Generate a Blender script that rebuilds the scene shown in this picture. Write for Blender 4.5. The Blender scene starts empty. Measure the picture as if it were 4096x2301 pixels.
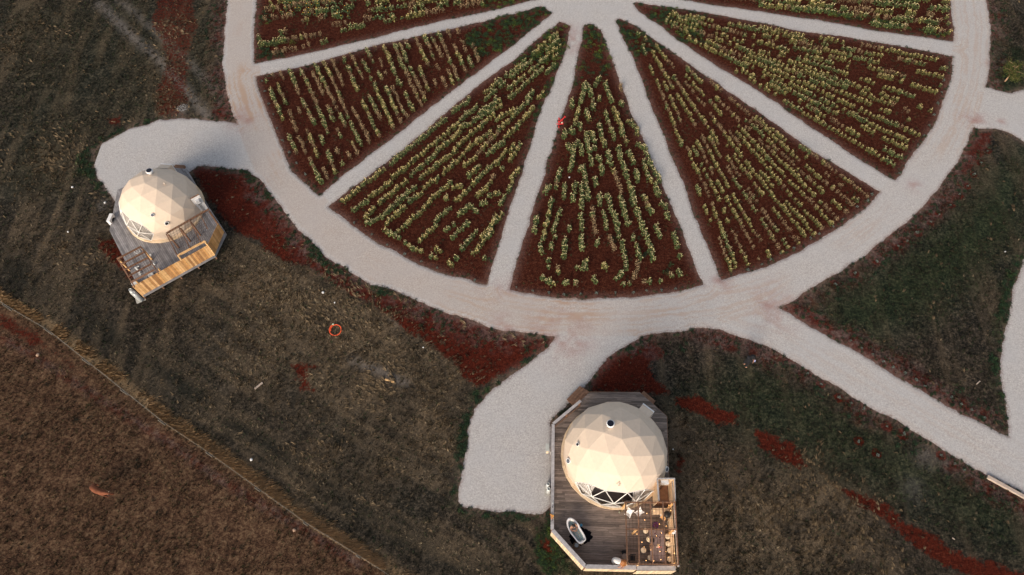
import bpy, bmesh, math, random
import numpy as np
from mathutils import Vector, Matrix
R_ = math.radians
rng = np.random.default_rng(7)
random.seed(7)
SC = bpy.context.scene
COL = SC.collection

# ------------------------------------------------------------------ camera, sky, sun, exposure
CAM_H, CAM_TILT, FPX = 44.0, R_(28.0), 1750.0        # drone height (m), tilt from straight down, focal length
cam_d = bpy.data.cameras.new('camera'); cam = bpy.data.objects.new('camera', cam_d); COL.objects.link(cam)
cam.location = (0, 0, CAM_H); cam.rotation_euler = (CAM_TILT, 0, 0)
cam_d.sensor_width = 36.0; cam_d.lens = FPX/2576*36; cam_d.clip_end = 2000; cam_d.clip_start = 0.5
SC.camera = cam
SUN_EL, SUN_AZ = R_(24.0), R_(243.0)                  # low sun behind the lower left corner (azimuth from +X, ccw)
w = bpy.data.worlds.new('World'); SC.world = w; w.use_nodes = True
nt = w.node_tree; bg = nt.nodes['Background']
sky = nt.nodes.new('ShaderNodeTexSky'); sky.sky_type = 'NISHITA'; sky.sun_disc = False
sky.sun_elevation = SUN_EL; sky.sun_rotation = math.pi/2 - SUN_AZ
sky.air_density = 1.0; sky.dust_density = 2.5; sky.ozone_density = 1.0
hs = nt.nodes.new('ShaderNodeHueSaturation'); hs.inputs['Saturation'].default_value = .42; nt.links.new(sky.outputs[0], hs.inputs['Color']); nt.links.new(hs.outputs[0], bg.inputs[0]); bg.inputs[1].default_value = 0.12
sd = bpy.data.lights.new('sun', 'SUN'); so = bpy.data.objects.new('sun', sd); COL.objects.link(so)
sd.energy = 2.1; sd.angle = R_(26); sd.color = (1.0, 0.78, 0.56)
sv = Vector((math.cos(SUN_EL)*math.cos(SUN_AZ), math.cos(SUN_EL)*math.sin(SUN_AZ), math.sin(SUN_EL)))
so.rotation_euler = sv.to_track_quat('Z', 'Y').to_euler(); so.location = (0, 0, 60)
SC.view_settings.view_transform = 'Standard'; SC.view_settings.look = 'None'
SC.view_settings.exposure = 0.65; SC.view_settings.gamma = 1.0
SC.render.engine = 'CYCLES'

# ------------------------------------------------------------------ survey: photo position -> point on the plane z
def G(u, v, z=0.0):
    x = u-1288.0; y = 723.5-v
    dx, dy, dz = x, y*math.cos(CAM_TILT)+FPX*math.sin(CAM_TILT), -(FPX*math.cos(CAM_TILT)-y*math.sin(CAM_TILT))
    t = (z-CAM_H)/dz
    return (dx*t, dy*t)
def W(x0, y0, s):
    k = 2576/4096
    return lambda u, v, z=0.0: G((x0+u/s)*k, (y0+v/s)*k, z)
zA = W(2100, 1500, 1.807); zB = W(2180, 1900, 3.609); zC = W(340, 600, 2.226)
zE = W(440, 960, 6.03); zF = W(660, 760, 4.99); zCow = W(330, 1900, 14.47)
def V3(p, z): return Vector((p[0], p[1], z))
def gp(lst, z=0.0): return np.array([G(u, v, z) for u, v in lst])
def raydir(u, v):
    x = u-1288.0; y = 723.5-v
    return Vector((x, y*math.cos(CAM_TILT)+FPX*math.sin(CAM_TILT), -(FPX*math.cos(CAM_TILT)-y*math.sin(CAM_TILT)))).normalized()
def on_sphere(u, v, c, R):
    d = raydir(u, v); o = Vector((0, 0, CAM_H))-c
    b = o.dot(d); q = b*b-(o.dot(o)-R*R); t = -b-math.sqrt(max(q, 0)); p = Vector((0, 0, CAM_H))+d*t
    return p, (p-c).normalized()

# ------------------------------------------------------------------ tags
def tag(o, label, cat, group=None, kind=None):
    if label: o['label'] = label
    if cat: o['category'] = cat
    if group: o['group'] = group
    if kind: o['kind'] = kind
    return o
def thing(name, label, cat, loc=(0, 0, 0), rz=0, group=None):
    o = bpy.data.objects.new(name, None); COL.objects.link(o)
    o.location = loc; o.rotation_euler = (0, 0, rz); o.empty_display_size = .2
    return tag(o, label, cat, group)

# ------------------------------------------------------------------ materials
MATS = {}
def mat(name, col, rough=.8, var=.25, scale=6, bump=.0, metal=0, vec=None, emit=0, spec=.4, col2=None, attr=None, stretch=None):
    if name in MATS: return MATS[name]
    m = bpy.data.materials.new(name); m.use_nodes = True; MATS[name] = m
    n, l = m.node_tree.nodes, m.node_tree.links; b = n['Principled BSDF']
    b.inputs['Roughness'].default_value = rough; b.inputs['Metallic'].default_value = metal
    b.inputs['Specular IOR Level'].default_value = spec
    tc = n.new('ShaderNodeTexCoord'); mp = n.new('ShaderNodeMapping'); l.new(tc.outputs['Object'], mp.inputs[0])
    if stretch: mp.inputs['Scale'].default_value = stretch
    nz = n.new('ShaderNodeTexNoise'); nz.inputs['Scale'].default_value = scale; nz.inputs['Detail'].default_value = 5
    nz.inputs['Roughness'].default_value = .65; l.new(mp.outputs[0], nz.inputs['Vector'])
    rp = n.new('ShaderNodeValToRGB'); rp.color_ramp.elements[0].position = .3; rp.color_ramp.elements[1].position = .72
    c2 = col2 if col2 else tuple(min(1, c*(1+var)) for c in col)
    c1 = tuple(c*(1-var) for c in col) if not col2 else col
    rp.color_ramp.elements[0].color = (*c1, 1); rp.color_ramp.elements[1].color = (*c2, 1)
    l.new(nz.outputs['Fac'], rp.inputs[0]); out = rp.outputs[0]
    if attr:
        a = n.new('ShaderNodeAttribute'); a.attribute_name = attr
        mx = n.new('ShaderNodeMix'); mx.data_type = 'RGBA'; mx.blend_type = 'MULTIPLY'; mx.inputs[0].default_value = 1
        l.new(out, mx.inputs[6]); l.new(a.outputs['Color'], mx.inputs[7]); out = mx.outputs[2]
    l.new(out, b.inputs['Base Color'])
    if bump:
        bp = n.new('ShaderNodeBump'); bp.inputs['Strength'].default_value = bump; bp.inputs['Distance'].default_value = .03
        l.new(nz.outputs['Fac'], bp.inputs['Height']); l.new(bp.outputs[0], b.inputs['Normal'])
    if emit:
        b.inputs['Emission Color'].default_value = (*col, 1); b.inputs['Emission Strength'].default_value = emit
    return m
WOODY = dict(scale=3, stretch=(1, 1, 1))

# ------------------------------------------------------------------ mesh building
class MB:
    """collects shapes; build() links them as one mesh object"""
    def __init__(s): s.v = []; s.f = []; s.c = []
    def add(s, vs, fs, c=None):
        k = len(s.v); s.v += [tuple(p) for p in vs]; s.f += [tuple(i+k for i in f) for f in fs]
        s.c += [c if c else (1, 1, 1)]*len(vs); return s
    def box(s, a, b, c=None):
        x0, y0, z0 = a; x1, y1, z1 = b
        return s.add([(x0,y0,z0),(x1,y0,z0),(x1,y1,z0),(x0,y1,z0),(x0,y0,z1),(x1,y0,z1),(x1,y1,z1),(x0,y1,z1)],
                     [(3,2,1,0),(4,5,6,7),(0,1,5,4),(1,2,6,5),(2,3,7,6),(3,0,4,7)], c)
    def bar(s, p, q, w, h, c=None, up=(0, 0, 1)):
        p, q = Vector(p), Vector(q); d = (q-p).normalized(); u = Vector(up)
        if abs(d.dot(u)) > .98: u = Vector((1, 0, 0))
        r = d.cross(u).normalized(); u = r.cross(d).normalized()
        vs = []
        for e in (p, q):
            for a, b in ((-1,-1),(1,-1),(1,1),(-1,1)): vs.append(e+r*a*w/2+u*b*h/2)
        return s.add(vs, [(0,1,2,3),(7,6,5,4),(0,4,5,1),(1,5,6,2),(2,6,7,3),(3,7,4,0)], c)
    def prism(s, pts, z0, z1, c=None):
        n = len(pts); vs = [(p[0], p[1], z0) for p in pts]+[(p[0], p[1], z1) for p in pts]
        return s.add(vs, [tuple(range(n))[::-1], tuple(range(n, 2*n))]+[(i, (i+1) % n, n+(i+1) % n, n+i) for i in range(n)], c)
    def lathe(s, prof, o=(0, 0, 0), n=16, c=None, ax=None, cap=True):
        """prof: (radius, height) pairs; ax optional axis direction"""
        vs = []; fs = []; o = Vector(o); M = Vector(ax).normalized().to_track_quat('Z', 'Y').to_matrix() if ax is not None else Matrix.Identity(3)
        for r, h in prof:
            for i in range(n):
                a = 2*math.pi*i/n; vs.append(o+M@Vector((r*math.cos(a), r*math.sin(a), h)))
        for j in range(len(prof)-1):
            for i in range(n):
                a, b = j*n+i, j*n+(i+1) % n; fs.append((a, b, b+n, a+n))
        if cap: fs.append(tuple(range(n))[::-1]); fs.append(tuple(range((len(prof)-1)*n, len(prof)*n)))
        return s.add(vs, fs, c)
    def tube(s, pts, r, n=6, c=None, closed=False):
        pts = [Vector(p) for p in pts]; m = len(pts); vs = []; fs = []
        rs = r if isinstance(r, (list, tuple)) else [r]*m
        for k, p in enumerate(pts):
            if closed: d = pts[(k+1) % m]-pts[k-1]
            else: d = pts[min(k+1, m-1)]-pts[max(k-1, 0)]
            d = d.normalized(); u = Vector((0, 0, 1)) if abs(d.z) < .9 else Vector((1, 0, 0))
            a = d.cross(u).normalized(); b = a.cross(d)
            for i in range(n):
                t = 2*math.pi*i/n; vs.append(p+(a*math.cos(t)+b*math.sin(t))*rs[k])
        for k in range(m if closed else m-1):
            k2 = (k+1) % m
            for i in range(n): fs.append((k*n+i, k*n+(i+1) % n, k2*n+(i+1) % n, k2*n+i))
        if not closed: fs.append(tuple(range(n))[::-1]); fs.append(tuple(range((m-1)*n, m*n)))
        return s.add(vs, fs, c)
    def ball(s, o, r, c=None, n=10, sq=(1, 1, 1)):
        prof = [(math.sin(math.pi*j/6)*1.0, -math.cos(math.pi*j/6)) for j in range(7)]; prof[0] = (.02, -1); prof[-1] = (.02, 1)
        k = len(s.v); s.lathe(prof, (0, 0, 0), n, c)
        for i in range(k, len(s.v)):
            x, y, z = s.v[i]; s.v[i] = (o[0]+x*r*sq[0], o[1]+y*r*sq[1], o[2]+z*r*sq[2])
        return s
    def build(s, name, m, parent=None, smooth=False, bevel=0):
        me = bpy.data.meshes.new(name); me.from_pydata([tuple(v) for v in s.v], [], s.f); me.validate(); me.update()
        if any(c != (1, 1, 1) for c in s.c) and len(me.vertices) == len(s.c):
            a = me.color_attributes.new('tone', 'FLOAT_COLOR', 'POINT')
            a.data.foreach_set('color', np.array([(*c, 1) for c in s.c], dtype=np.float32).ravel())
        else:
            a = me.color_attributes.new('tone', 'FLOAT_COLOR', 'POINT'); a.data.foreach_set('color', np.ones(len(me.vertices)*4, dtype=np.float32))
        me.materials.append(m); o = bpy.data.objects.new(name, me); COL.objects.link(o)
        if parent: o.parent = parent
        if smooth: me.polygons.foreach_set('use_smooth', [True]*len(me.polygons))
        if bevel:
            bv = o.modifiers.new('bevel', 'BEVEL'); bv.width = bevel; bv.segments = 2; bv.limit_method = 'ANGLE'
        return o
def arr_mesh(name, V, F, m, C=None, parent=None, smooth=False, attrs=None):
    """V (n,3), F (k,3 or 4) arrays"""
    V = np.asarray(V, np.float32); F = np.asarray(F, np.int32); k = F.shape[1]
    me = bpy.data.meshes.new(name); me.vertices.add(len(V)); me.vertices.foreach_set('co', V.ravel())
    me.loops.add(F.size); me.loops.foreach_set('vertex_index', F.ravel())
    me.polygons.add(len(F)); me.polygons.foreach_set('loop_start', np.arange(0, F.size, k, dtype=np.int32))
    me.polygons.foreach_set('loop_total', np.full(len(F), k, np.int32)); me.update(calc_edges=True)
    for nm, A in ([('tone', C)] if C is not None else [])+list((attrs or {}).items()):
        a = me.color_attributes.new(nm, 'FLOAT_COLOR', 'POINT')
        A = np.asarray(A, np.float32)
        if A.shape[1] == 3: A = np.c_[A, np.ones(len(A), np.float32)]
        a.data.foreach_set('color', A.ravel())
    me.materials.append(m); o = bpy.data.objects.new(name, me); COL.objects.link(o)
    if smooth: me.polygons.foreach_set('use_smooth', [True]*len(F))
    if parent: o.parent = parent
    return o

# ------------------------------------------------------------------ 2-D helpers
def vnoise(x, y, scale, seed):
    x = np.asarray(x)*scale+seed*17.3; y = np.asarray(y)*scale+seed*7.1
    xi, yi = np.floor(x), np.floor(y); fx, fy = x-xi, y-yi
    fx = fx*fx*(3-2*fx); fy = fy*fy*(3-2*fy)
    def h(a, b):
        s = np.sin(a*127.1+b*311.7+seed*74.7)*43758.5453; return s-np.floor(s)
    return (h(xi, yi)*(1-fx)+h(xi+1, yi)*fx)*(1-fy)+(h(xi, yi+1)*(1-fx)+h(xi+1, yi+1)*fx)*fy
def fbm(x, y, scale, seed, o=4):
    t = 0; a = .5; s = 0
    for i in range(o): t = t+a*vnoise(x, y, scale*2**i, seed+i*3); s += a; a *= .55
    return t/s
def sdf(px, py, poly):
    """signed distance to polygon, negative inside"""
    poly = np.asarray(poly); d2 = np.full(np.shape(px), 1e9); inside = np.zeros(np.shape(px), bool)
    for i in range(len(poly)):
        ax, ay = poly[i]; bx, by = poly[(i+1) % len(poly)]
        ex, ey = bx-ax, by-ay; wx, wy = px-ax, py-ay
        t = np.clip((wx*ex+wy*ey)/(ex*ex+ey*ey+1e-12), 0, 1)
        dx, dy = wx-ex*t, wy-ey*t; d2 = np.minimum(d2, dx*dx+dy*dy)
        c = ((ay > py) != (by > py))
        xx = ax+(py-ay)*ex/(ey if abs(ey) > 1e-9 else 1e-9)
        inside ^= c & (px < xx)
    d = np.sqrt(d2); return np.where(inside, -d, d)
def line_d(px, py, pts):
    d2 = np.full(np.shape(px), 1e9)
    for i in range(len(pts)-1):
        ax, ay = pts[i]; bx, by = pts[i+1]; ex, ey = bx-ax, by-ay; wx, wy = px-ax, py-ay
        t = np.clip((wx*ex+wy*ey)/(ex*ex+ey*ey+1e-12), 0, 1); dx, dy = wx-ex*t, wy-ey*t
        d2 = np.minimum(d2, dx*dx+dy*dy)
    return np.sqrt(d2)

# ------------------------------------------------------------------ outlines surveyed on the ground
WEDGE = {
 1: [(672,-110),(655,-40),(645,20),(637,100),(641,160),(719,147),(909,102),(1074,62),(1288,14),(1345,0),(1372,-14),(1360,-60),(1100,-110)],
 2: [(644,192),(784,162),(924,120),(1094,82),(1214,55),(1288,36),(1363,17),(1390,33),(1348,65),(1288,116),(1194,187),(1084,270),(964,365),(864,440),(803,494),(736,430),(689,325),(654,240)],
 3: [(826,520),(914,452),(1034,360),(1144,265),(1214,207),(1288,154),(1338,110),(1408,55),(1435,65),(1423,125),(1400,185),(1353,300),(1313,435),(1288,502),(1264,585),(1224,716),(1130,693),(1050,663),(960,616),(890,572)],
 4: [(1485,60),(1513,75),(1525,115),(1558,200),(1593,295),(1633,385),(1683,505),(1728,615),(1768,716),(1700,735),(1600,748),(1500,753),(1400,750),(1280,730),(1318,600),(1348,505),(1388,375),(1418,285),(1443,200),(1463,100),(1470,65)],
 5: [(1550,52),(1560,46),(1598,65),(1638,95),(1673,120),(1778,192),(1932,298),(2067,395),(2214,482),(2177,525),(2092,585),(2017,630),(1932,670),(1815,704),(1768,595),(1728,485),(1683,375),(1638,265),(1598,160),(1573,105)],
 6: [(1593,10),(1608,30),(1658,62),(1703,100),(1788,155),(1932,245),(2027,310),(2132,380),(2227,440),(2252,454),(2322,355),(2357,300),(2374,250),(2394,190),(2397,142),(2332,130),(2212,107),(2122,92),(2022,80),(1932,62),(1763,30),(1638,12),(1600,5)],
 7: [(1700,-12),(1713,0),(1932,32),(1982,40),(2097,57),(2192,75),(2292,90),(2397,104),(2399,85),(2392,0),(2375,-70),(2300,-100)],
}
WPOLY = {k: gp(v) for k, v in WEDGE.items()}
CX, CY, RO, RI = 8.75, 54.2, 35.0, 32.2               # centre and radii of the round garden
for k, a0 in enumerate(range(20, 170, 30)):           # wedges beyond the top of the picture
    a = [R_(a0+2.2+i*(25.6/10)) for i in range(11)]
    pts = [(CX+RI*math.cos(t), CY+2+RI*math.sin(t)) for t in a]
    WPOLY[8+k] = np.array(pts+[(CX+5.0*math.cos(R_(a0+15)), CY+2+5.0*math.sin(R_(a0+15)))])
outer = [(582,280),(567,225),(560,165),(565,75),(572,0)]
ring_left = gp(outer[::-1]); 
ring_low = gp([(595,310),(615,370),(644,434),(694,505),(754,580),(819,645),(884,685),(939,720),(984,723+3),(1044,755),(1124,787),(1244,828),(1363,842),(1500,846),(1613,845),(1700,835),(1800,820),(1900,795),(1964,775),(2042,725),(2172,645),(2292,550),(2347,490),(2407,410),(2437,350),(2460,290),(2484,200),(2490,140),(2492,75),(2482,0)])
cap = [(CX+RO*math.cos(R_(a)), CY+RO*math.sin(R_(a))) for a in range(2, 180, 6)]
DISC = np.array(list(map(tuple, ring_low))+cap+list(map(tuple, ring_left))+[tuple(G(582, 280))])
DRIVE1 = gp([(640,322),(595,310),(520,302),(450,298),(400,302),(325,325),(240,370),(228,383),(235,415),(250,450),(280,492),(340,560),(420,520),(470,440),(500,417),(550,420),(620,430),(664,455),(690,420)])
DRIVE2 = gp([(1430,820),(1405,843),(1378,873),(1338,908),(1288,944),(1229,990),(1194,1028),(1176,1083),(1164,1173),(1151,1263),(1164,1278),(1244,1288),(1300,1290),(1363,1293),(1385,1273),(1392,1200),(1388,1063),(1425,1020),(1468,980),(1500,930),(1528,903),(1573,873),(1613,845),(1640,820)])
DIAG = gp([(1600,850),(1613,845),(1663,828),(1728,820),(1813,830),(1873,853),(1932,873),(2007,913),(2072,955),(2172,1013),(2252,1058),(2312,1098),(2382,1135),(2432,1163),(2482,1195),(2576,1243),(2900,1430),(3100,1400),(2700,1170),(2547,1104),(2432,1048),(2342,998),(2242,938),(2162,888),(2057,835),(1964,775),(1900,740)])
ENTR = gp([(2420,300),(2454,322),(2512,325),(2552,340),(2620,390),(2700,430),(2760,230),(2620,215),(2576,224),(2547,235),(2522,230),(2484,220),(2440,215)])
RIGHT = gp([(2540,1104),(2524,1003),(2517,908),(2529,823),(2550,722),(2580,640),(2640,550),(2720,560),(2700,700),(2680,900),(2690,1170),(2600,1160)])
DECK1 = [(-25.92,22.45),(-21.55,25.72),(-21.13,27.63),(-22.91,30.03),(-25.28,33.5),(-26.6,33.65),(-30.12,31.53),(-29.73,27.87),(-28.32,25.85)]
DECK2 = [(2.6,12.95),(2.35,6.55),(4.2,4.55),(9.38,4.42),(9.62,8.0),(9.62,9.35),(9.94,13.67),(8.34,15.28),(5.09,15.31)]

def gravel_sdf(x, y):
    dw = np.full(np.shape(x), 1e9)
    for p in WPOLY.values(): dw = np.minimum(dw, sdf(x, y, p))
    disc = sdf(x, y, DISC); garden = np.maximum(disc, -dw)
    parts = [garden, sdf(x, y, DRIVE1), sdf(x, y, DRIVE2), sdf(x, y, DIAG), sdf(x, y, ENTR), sdf(x, y, RIGHT)]
    n = (fbm(x, y, .8, 3)-.5)*.30+(fbm(x, y, 3.0, 9, 2)-.5)*.13
    P = np.stack(parts)+n
    return P.min(0), P, disc, dw

# ------------------------------------------------------------------ ground sheet with a map of what grows where and a painted shadow band
def axis(a, b, s, far):
    c = np.arange(a, b+s, s); g = []; st = s*2; x = b+s
    while x < far: g.append(x); st *= 1.25; x += st
    g2 = []; st = s*2; x = a
    while x > -far: st *= 1.25; x -= st; g2.append(x)
    return np.array(g2[::-1]+list(c)+g)
gx = axis(-50, 51, .16, 1200); gy = axis(2, 58, .16, 1200)
X, Y = np.meshgrid(gx, gy)
print('ground grid', X.shape)
def sm(d, w): return np.clip(.5-d/(2*w), 0, 1)
SOILP = [gp(p) for p in [
 [(478,418),(550,422),(640,440),(700,520),(760,592),(830,652),(935,722),(1040,765),(1150,800),(1270,838),(1395,848),(1385,872),(1330,905),(1262,952),(1215,972),(1170,955),(1130,905),(1085,868),(1020,835),(960,790),(900,750),(840,710),(770,672),(700,650),(625,600),(560,560),(520,500)],
 [(243,600),(300,590),(320,640),(345,720),(310,690),(270,660),(250,640)],
 [(1492,905),(1560,880),(1640,872),(1668,890),(1640,925),(1655,960),(1680,985),(1640,990),(1490,985)],
 [(1698,1003),(1760,1006),(1850,1038),(1854,1073),(1800,1070),(1725,1030)],
 [(1903,1085),(1960,1098),(2020,1140),(2037,1185),(1980,1170),(1920,1130)],
 [(2070,1205),(2130,1226),(2200,1258),(2290,1310),(2400,1380),(2580,1447),(2600,1480),(2420,1450),(2300,1375),(2200,1300),(2130,1250)],
 [(1706,1110),(1716,1110),(1712,1200),(1703,1200)],
 [(385,-10),(490,-10),(500,60),(475,150),(478,230),(465,298),(385,298),(392,200),(418,160),(378,60)],
 [(1965,776),(2010,760),(2070,800),(2160,870),(2250,925),(2240,945),(2150,885),(2050,830)],
 [(1340,1360),(1380,1340),(1420,1400),(1400,1440),(1350,1420)],
 [(2450,322),(2500,330),(2480,380),(2430,440),(2400,440),(2440,350)],
 [(575,230),(590,310),(540,305),(530,280)],
 [(270,295),(310,290),(305,318),(275,315)],
 [(0,790),(40,800),(150,880),(240,960),(220,965),(120,890),(0,830)],
 [(790,915),(810,922),(770,935),(790,985),(760,980),(740,930),(730,915)],
]]
GREENP = [gp(p) for p in [
 [(1225,45),(1300,28),(1370,12),(1395,32),(1340,75),(1260,130),(1200,150),(1170,100)],
 [(1408,55),(1435,65),(1423,125),(1400,200),(1375,260),(1350,240),(1370,170),(1330,150),(1290,165),(1300,130)],
 [(1470,62),(1500,60),(1525,110),(1530,140),(1500,150),(1480,120),(1458,110)],
 [(1550,52),(1600,62),(1640,95),(1675,122),(1640,130),(1590,145),(1570,105)],
 [(1596,6),(1640,10),(1760,28),(1790,40),(1760,60),(1770,110),(1720,105),(1640,55)],
 [(1225,-15),(1345,-4),(1288,14),(1200,30)],
 [(228,370),(250,350),(330,318),(400,298),(395,305),(330,330),(245,372),(232,390),(250,450),(285,500),(262,500),(230,455),(190,430),(195,390)],
 [(1290,942),(1380,870),(1400,858),(1380,880),(1300,945),(1230,990),(1196,1030),(1178,1085),(1165,1180),(1152,1262),(1166,1285),(1380,1296),(1380,1310),(1160,1300),(1135,1270),(1150,1150),(1160,1060),(1190,1000),(1250,960)],
 [(1350,1330),(1388,1310),(1400,1360),(1440,1415),(1460,1447),(1380,1447),(1340,1390)],
 [(2552,640),(2585,620),(2560,720),(2540,820),(2526,920),(2535,1000),(2545,1100),(2530,1080),(2512,1000),(2497,920),(2508,820),(2520,700)],
 [(545,405),(640,425),(660,450),(690,500),(670,505),(640,460),(600,440),(548,425)],
 [(760,590),(830,650),(900,700),(990,740),(960,745),(880,705),(800,660),(740,600)],
 [(2480,90),(2576,120),(2576,215),(2540,240),(2490,215)],
 [(2000,800),(2300,620),(2450,480),(2576,380),(2576,600),(2400,760),(2200,860)],
 [(0,0),(560,0),(560,290),(400,300),(200,380),(180,500),(0,500)],
 [(1700,1010),(1900,900),(2200,1040),(2576,1260),(2576,1400),(2300,1290),(2000,1150)],
]]
GREENW = [1, 1, 1, .8, .8, 1, 1, 1, 1, 1, .9, .8, .8, .85, .25, .65]
FENCE = [(-80,708),(0,765),(120,832),(240,928),(330,1000),(420,1072),(500,1125),(600,1195),(700,1270),(800,1340),(900,1400),(975,1447),(1060,1505),(1160,1575)]
FENCEW = gp(FENCE)
PADD = np.array(list(map(tuple, FENCEW))+[(-10,-40),(-80,-40),(-80,30)])

OUTSAP = [(2484,380),(2466,410),(2448,440),(2432,468),(2412,492),(2390,515),(2360,540),(2340,560),(2308,585),(2280,605),(2258,620),(2205,657),(2150,690),(2100,715),
       (2097,857),(2138,859),(2167,877),(2196,893),(2221,908),(2246,924),(2276,941),(2302,957),(2325,972),(2392,1000),(2417,1018),(2443,1034),(2474,1051),
       (2206,1142),(2160,1110),(2064,968),(2172,1030),(2368,1145),(2400,1166),(2425,1182),(1990,900),(2030,940),(2110,1000),(2140,1015),(2230,1072),(2270,1092)]
soil = np.zeros(X.shape); green = np.zeros(X.shape); near = (np.abs(X) < 60) & (Y > 0) & (Y < 95)
xn, yn = X[near], Y[near]
gsdf, GP, dDisc, dW = gravel_sdf(xn, yn)
nb = (fbm(xn, yn, .8, 21)-.5)*1.1+(fbm(xn, yn, 3.5, 5, 3)-.5)*.8
s = sm(dW+.02, .06)
wedge = s.copy()
for u, v in OUTSAP:
    c_ = G(u, v); s = np.maximum(s, sm(np.hypot(xn-c_[0], yn-c_[1])-.34+nb*.25, .12)*.9)
SOILW = [.80,.85,.95,.92,.92,.82,.7,.56,.75,.7,.7,.8,.85,.62,.8]
for p, wt in zip(SOILP, SOILW): s = np.maximum(s, sm(sdf(xn, yn, p)+nb*.8, .42)*wt)
g = np.zeros(xn.shape)
for j, (p, wt) in enumerate(zip(GREENP, GREENW)): g = np.maximum(g, sm(sdf(xn, yn, p)+nb*.9, (1.6 if j > 12 else .35))*wt)
dF = line_d(xn, yn, FENCEW); pad = sdf(xn, yn, PADD)
gold = sm(np.abs(dF-.38)-.22-(fbm(xn, yn, .6, 44)-.5)*.7, .3)*(pad > 0)*.8
tr1 = line_d(xn, yn, gp([(250,10),(330,90),(400,150),(470,230),(520,290)])); tr2 = line_d(xn, yn, gp([(290,-10),(380,70),(480,160),(545,230)]))
trk = np.maximum(np.exp(-(tr1/.45)**2), np.exp(-(tr2/.4)**2)*.6)
trk = np.maximum(trk, .8*np.exp(-(line_d(xn, yn, gp([(885,905),(960,935),(1020,965)]))/.35)**2))
for (u, v, r, k_) in [(1522,108,.5,1.6),(1528,132,.55,1.6),(1533,158,.5,1.5),(1541,185,.45,1.4),(1552,205,.4,1.2),(1378,75,.4,1.0),(459,274,.5,1.6),(272,470,.5,1.2),(262,515,.5,.9),(1290,118,.4,1.3),(1005,800,.6,.8),(2330,1150,.8,.6),(2385,1170,.6,.5),(2300,1235,.8,.4)]:
    c_ = G(u, v); trk = np.maximum(trk, k_*np.exp(-((xn-c_[0])**2+(yn-c_[1])**2)/(r*r))*(.5+fbm(xn, yn, 1.5, 35)))
dust = np.clip(1-(gsdf)/.9, 0, 1)*(gsdf > -.3)
M1 = np.zeros(X.shape+(4,)); M2 = np.zeros(X.shape+(4,))
pd = (pad < 0)*1.0
tr3 = line_d(xn, yn, gp([(0,850),(70,885),(150,940),(260,1010),(420,1110),(560,1210),(760,1330),(900,1420)]))
rdist = np.minimum(GP[0], GP[3]); vz = (dW > .3)*(rdist > -.2)*(gsdf > -.1)
redverge = np.clip((1.75-rdist)/.9+(fbm(xn, yn, .9, 78)-.5)*1.6, 0, 1)*vz*((fbm(xn, yn, .35, 77)-.30)*4).clip(.15, 1)
for A, B in ((0, s), (1, g), (2, gold), (3, pd)): M1[..., A][near] = B
bare = np.maximum(np.exp(-(tr3/.30)**2)*pd, 0)
for A, B in ((0, np.clip(dust, 0, 1)), (1, wedge), (2, trk), (3, np.maximum(redverge*.9, bare*.7))): M2[..., A][near] = B
STRAW = [(1010,790,1.6,1.2),(1290,830,.8,.3),(930,850,2.0,1),(870,830,.8,.8),(1060,940,1.0,1.3),(1075,900,1.2,1),(1100,1110,1.4,1.1),(1080,1060,1.0,1),(980,870,2.4,1),(830,760,2.2,.8),(760,750,2.4,.8),(750,830,2.0,.6),(700,740,2.4,.8),(640,720,2.0,.6),(880,800,2.0,.8),(690,890,2.2,.5),(1130,940,1.4,.9),(950,960,2.2,.8),(1000,1130,1.6,.4),(500,1060,1.4,.3),(800,1170,2.2,.5),(960,1180,2.0,.5),(430,160,.7,.8),(410,240,.8,1),(440,60,1.2,.8),(130,400,3.0,.4),(120,610,2.4,.35),(1870,1320,3.0,.7),(2050,1300,3.2,.7),(1950,1400,4.0,.8),(2100,1420,3.0,.6),(1690,1130,1.0,.7),(1705,1060,.8,.5),(1690,1230,1.0,.6),(300,620,3.0,.3),(60,100,3.0,.3),(960,880,6.0,.62),(740,800,5.0,.5),(435,150,2.2,.7),(430,260,1.2,.8)]
def straw_map(x, y):
    t = np.zeros(np.shape(x))
    for u, v, r, k_ in STRAW:
        c_ = G(u, v); t = np.maximum(t, k_*np.exp(-((x-c_[0])**2+(y-c_[1])**2)/(r*r)))
    return np.clip(t*(-.25+2.9*fbm(x, y, .9, 17, 3)), 0, 1)
def stripe_map(x, y):
    d_ = line_d(x, y, FENCEW); along = x*.8-y*.55
    a = fbm(d_*1.9, along*.22, 1.0, 41, 3); b_ = fbm(x*1.5, y*.16, 1.0, 43, 3); k_ = np.clip((x+27)/8, 0, 1)*np.clip((32-y)/6, 0, 1)
    k_ = k_*np.clip((9-x)/5, 0, 1); b_ = .5+(b_-.5)*np.clip(1-(x-2)/14, .55, 1)
    return a*k_+b_*(1-k_)
M3 = np.zeros(X.shape+(4,)); M3[..., 0] = .5
M3[..., 0][near] = stripe_map(xn, yn); M3[..., 1][near] = straw_map(xn, yn); M3[..., 2][near] = np.exp(-((dF-2.3)/.9)**2)*(pad > 0)*np.clip(fbm(xn, yn, .5, 29)*1.6-.2, 0, 1)  # blue channel: painted shadow band on the meadow side of the fence
V = np.stack([X, Y, np.zeros(X.shape)], -1).reshape(-1, 3)
ny, nx = X.shape; ii = np.arange(ny*nx).reshape(ny, nx)
F = np.stack([ii[:-1, :-1], ii[:-1, 1:], ii[1:, 1:], ii[1:, :-1]], -1).reshape(-1, 4)

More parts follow.
